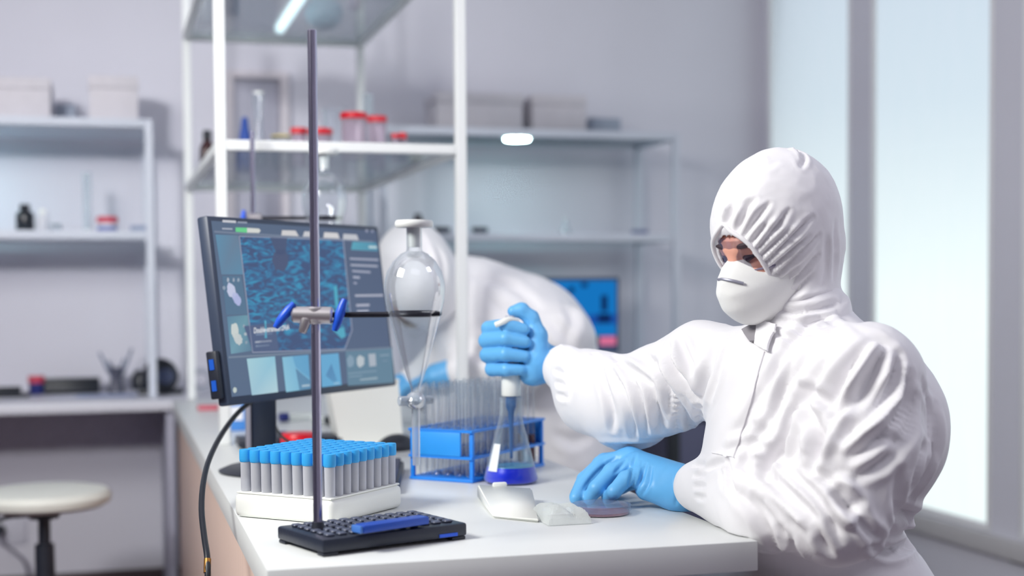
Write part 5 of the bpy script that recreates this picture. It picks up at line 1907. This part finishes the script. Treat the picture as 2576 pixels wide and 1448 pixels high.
for ln in ([(1200, 700), (1290, 720), (1360, 780)], [(1420, 760), (1440, 800), (1430, 850)], [(1380, 800), (1420, 840), (1440, 880)], [(1180, 880), (1230, 900), (1300, 890)], [(1200, 820), (1270, 850), (1340, 850)],
           [(1370, 860), (1400, 920), (1440, 960)], [(1400, 1090), (1440, 1110), (1480, 1100)], [(1240, 760), (1300, 800), (1340, 850)]):
    S.append((ln, 14, -.012))
v2 = folds(crumple(v2, q2, .003, 10, 3.0), q2, S)
body_part('coverall', clear_bench(v2), q2, CLOTH, person2, 'creased white coverall')
h2 = P(1040, 694, 3.76)
f2_ = np.array([-.08, .93, -.35])
f2_ /= np.linalg.norm(f2_)
u2_ = np.array([-.05, .35, .93])
u2_ -= f2_ * (u2_ @ f2_)
u2_ /= np.linalg.norm(u2_)
A2 = np.array([f2_, np.cross(u2_, f2_), u2_])


def hp2(f, l, u):
    return h2 + A2[0] * f + A2[1] * l + A2[2] * u


v2, q2 = blend_mesh([('ell', hp2(.0, 0, .02), (.088, .07, .095), A2, .02), ('ell', hp2(.035, 0, -.05), (.055, .055, .06), A2, .03), ('cap', hp2(.09, 0, 0), hp2(.103, 0, -.03), .010, .013, .012)], .005)
hd2 = body_part('head', v2, q2, SKIN, person2)
for s in (1, -1):
    part('eye', G().tube([hp2(.0805, s * .020, 0) - np.array(PR2), hp2(.0815, s * .031, -.001) - np.array(PR2), hp2(.076, s * .042, 0) - np.array(PR2)], [.002, .0045, .002], 8), mat('dark_eye', (44, 34, 48), .2), hd2)


def open2(X, Y, Z):
    q_ = np.stack([X - h2[0], Y - h2[1], Z - h2[2]], -1)
    return (q_ @ A2[0] - (.095 - .085 * (np.abs(q_ @ A2[1]) / .085) ** 1.4 - .4 * np.maximum(0, .05 - q_ @ A2[2]))) * .8


def hol2(X, Y, Z):
    q_ = np.stack([X - h2[0], Y - h2[1], Z - h2[2]], -1)
    return (1 - np.sqrt((q_ @ A2[0] / .106) ** 2 + (q_ @ A2[1] / .089) ** 2 + ((q_ @ A2[2] - .01) / .12) ** 2)) * .09


v2, q2 = blend_mesh([('ell', hp2(-.008, 0, .015), (.120, .102, .13), A2, .02), ('cap', hp2(-.04, 0, -.03), P(1130, 765, 3.82), .098, .10, .04), ('cut', hol2), ('cut', open2)], .0055)
body_part('hood', folds(v2, q2, [([(1080, 600), (1110, 650), (1120, 700)], 10, -.006), ([(1060, 580), (1090, 620), (1100, 680)], 10, .005)]), q2, CLOTH, person2)
g = G()
mm = hp2(.072, 0, -.05)
vv = []
for j in range(9):
    t_ = j / 8
    for i in range(28):
        a = 2 * math.pi * i / 28
        vv.append(mm + A2[1] * (.06 * math.cos(a) * t_) + A2[2] * (.07 * math.sin(a) * t_) + A2[0] * (.06 * max(0, 1 - t_ ** 2.6) ** .62 - .036 * (math.cos(a) * t_) ** 2) - np.array(PR2))
g.add(vv, [(j * 28 + i, j * 28 + (i + 1) % 28, (j + 1) * 28 + (i + 1) % 28, (j + 1) * 28 + i) for j in range(8) for i in range(28)])
part('respirator_mask', g, MASKM, person2)
for pts in (((1160, 930, 3.74), (1100, 945, 3.76)), ((1040, 960, 3.92), (1000, 975, 3.90))):
    w0, w1 = P(*pts[0]), P(*pts[1])
    dd = w1 - w0
    lat = np.cross(dd, [0, 0, 1.0])
    lat /= np.linalg.norm(lat)
    pr_ = [('cap', w0, w0 + dd, .036, .034, .01), ('ell', w1, (.042, .042, .026), I3, .012)]
    for k in range(4):
        o1 = w1 + lat * (k - 1.5) * .020 + dd * .45
        pr_ += chain([o1, o1 + dd * .7 + np.array([0, 0, -.008]), o1 + dd * 1.1 + np.array([0, 0, -.028])], (.0115, .0105, .009), .003)
    pr_ += chain([w1 + lat * .036, w1 + lat * .052 + dd * .5, w1 + lat * .046 + dd * .9], (.013, .012, .010), .004)
    v2, q2 = blend_mesh(pr_, .004, pad=.02)
    body_part('glove', v2, q2, GLOVE, person2, 'blue glove')
for s in (-1, 1):
    h_ = hip2 + np.array([.01, s * .12, 0])
    sv, sq = blend_mesh([('cap', np.array([h_[0] + .03, h_[1], .05]), np.array([h_[0] - .12, h_[1], .035]), .045, .038, .02), ('cap', np.array([h_[0], h_[1], .12]), np.array([h_[0] + .01, h_[1], .05]), .052, .05, .02)], .008)
    sv[:, 2] = np.maximum(sv[:, 2], .0005)
    body_part('shoe_cover', sv, sq, CLOTH, person2)
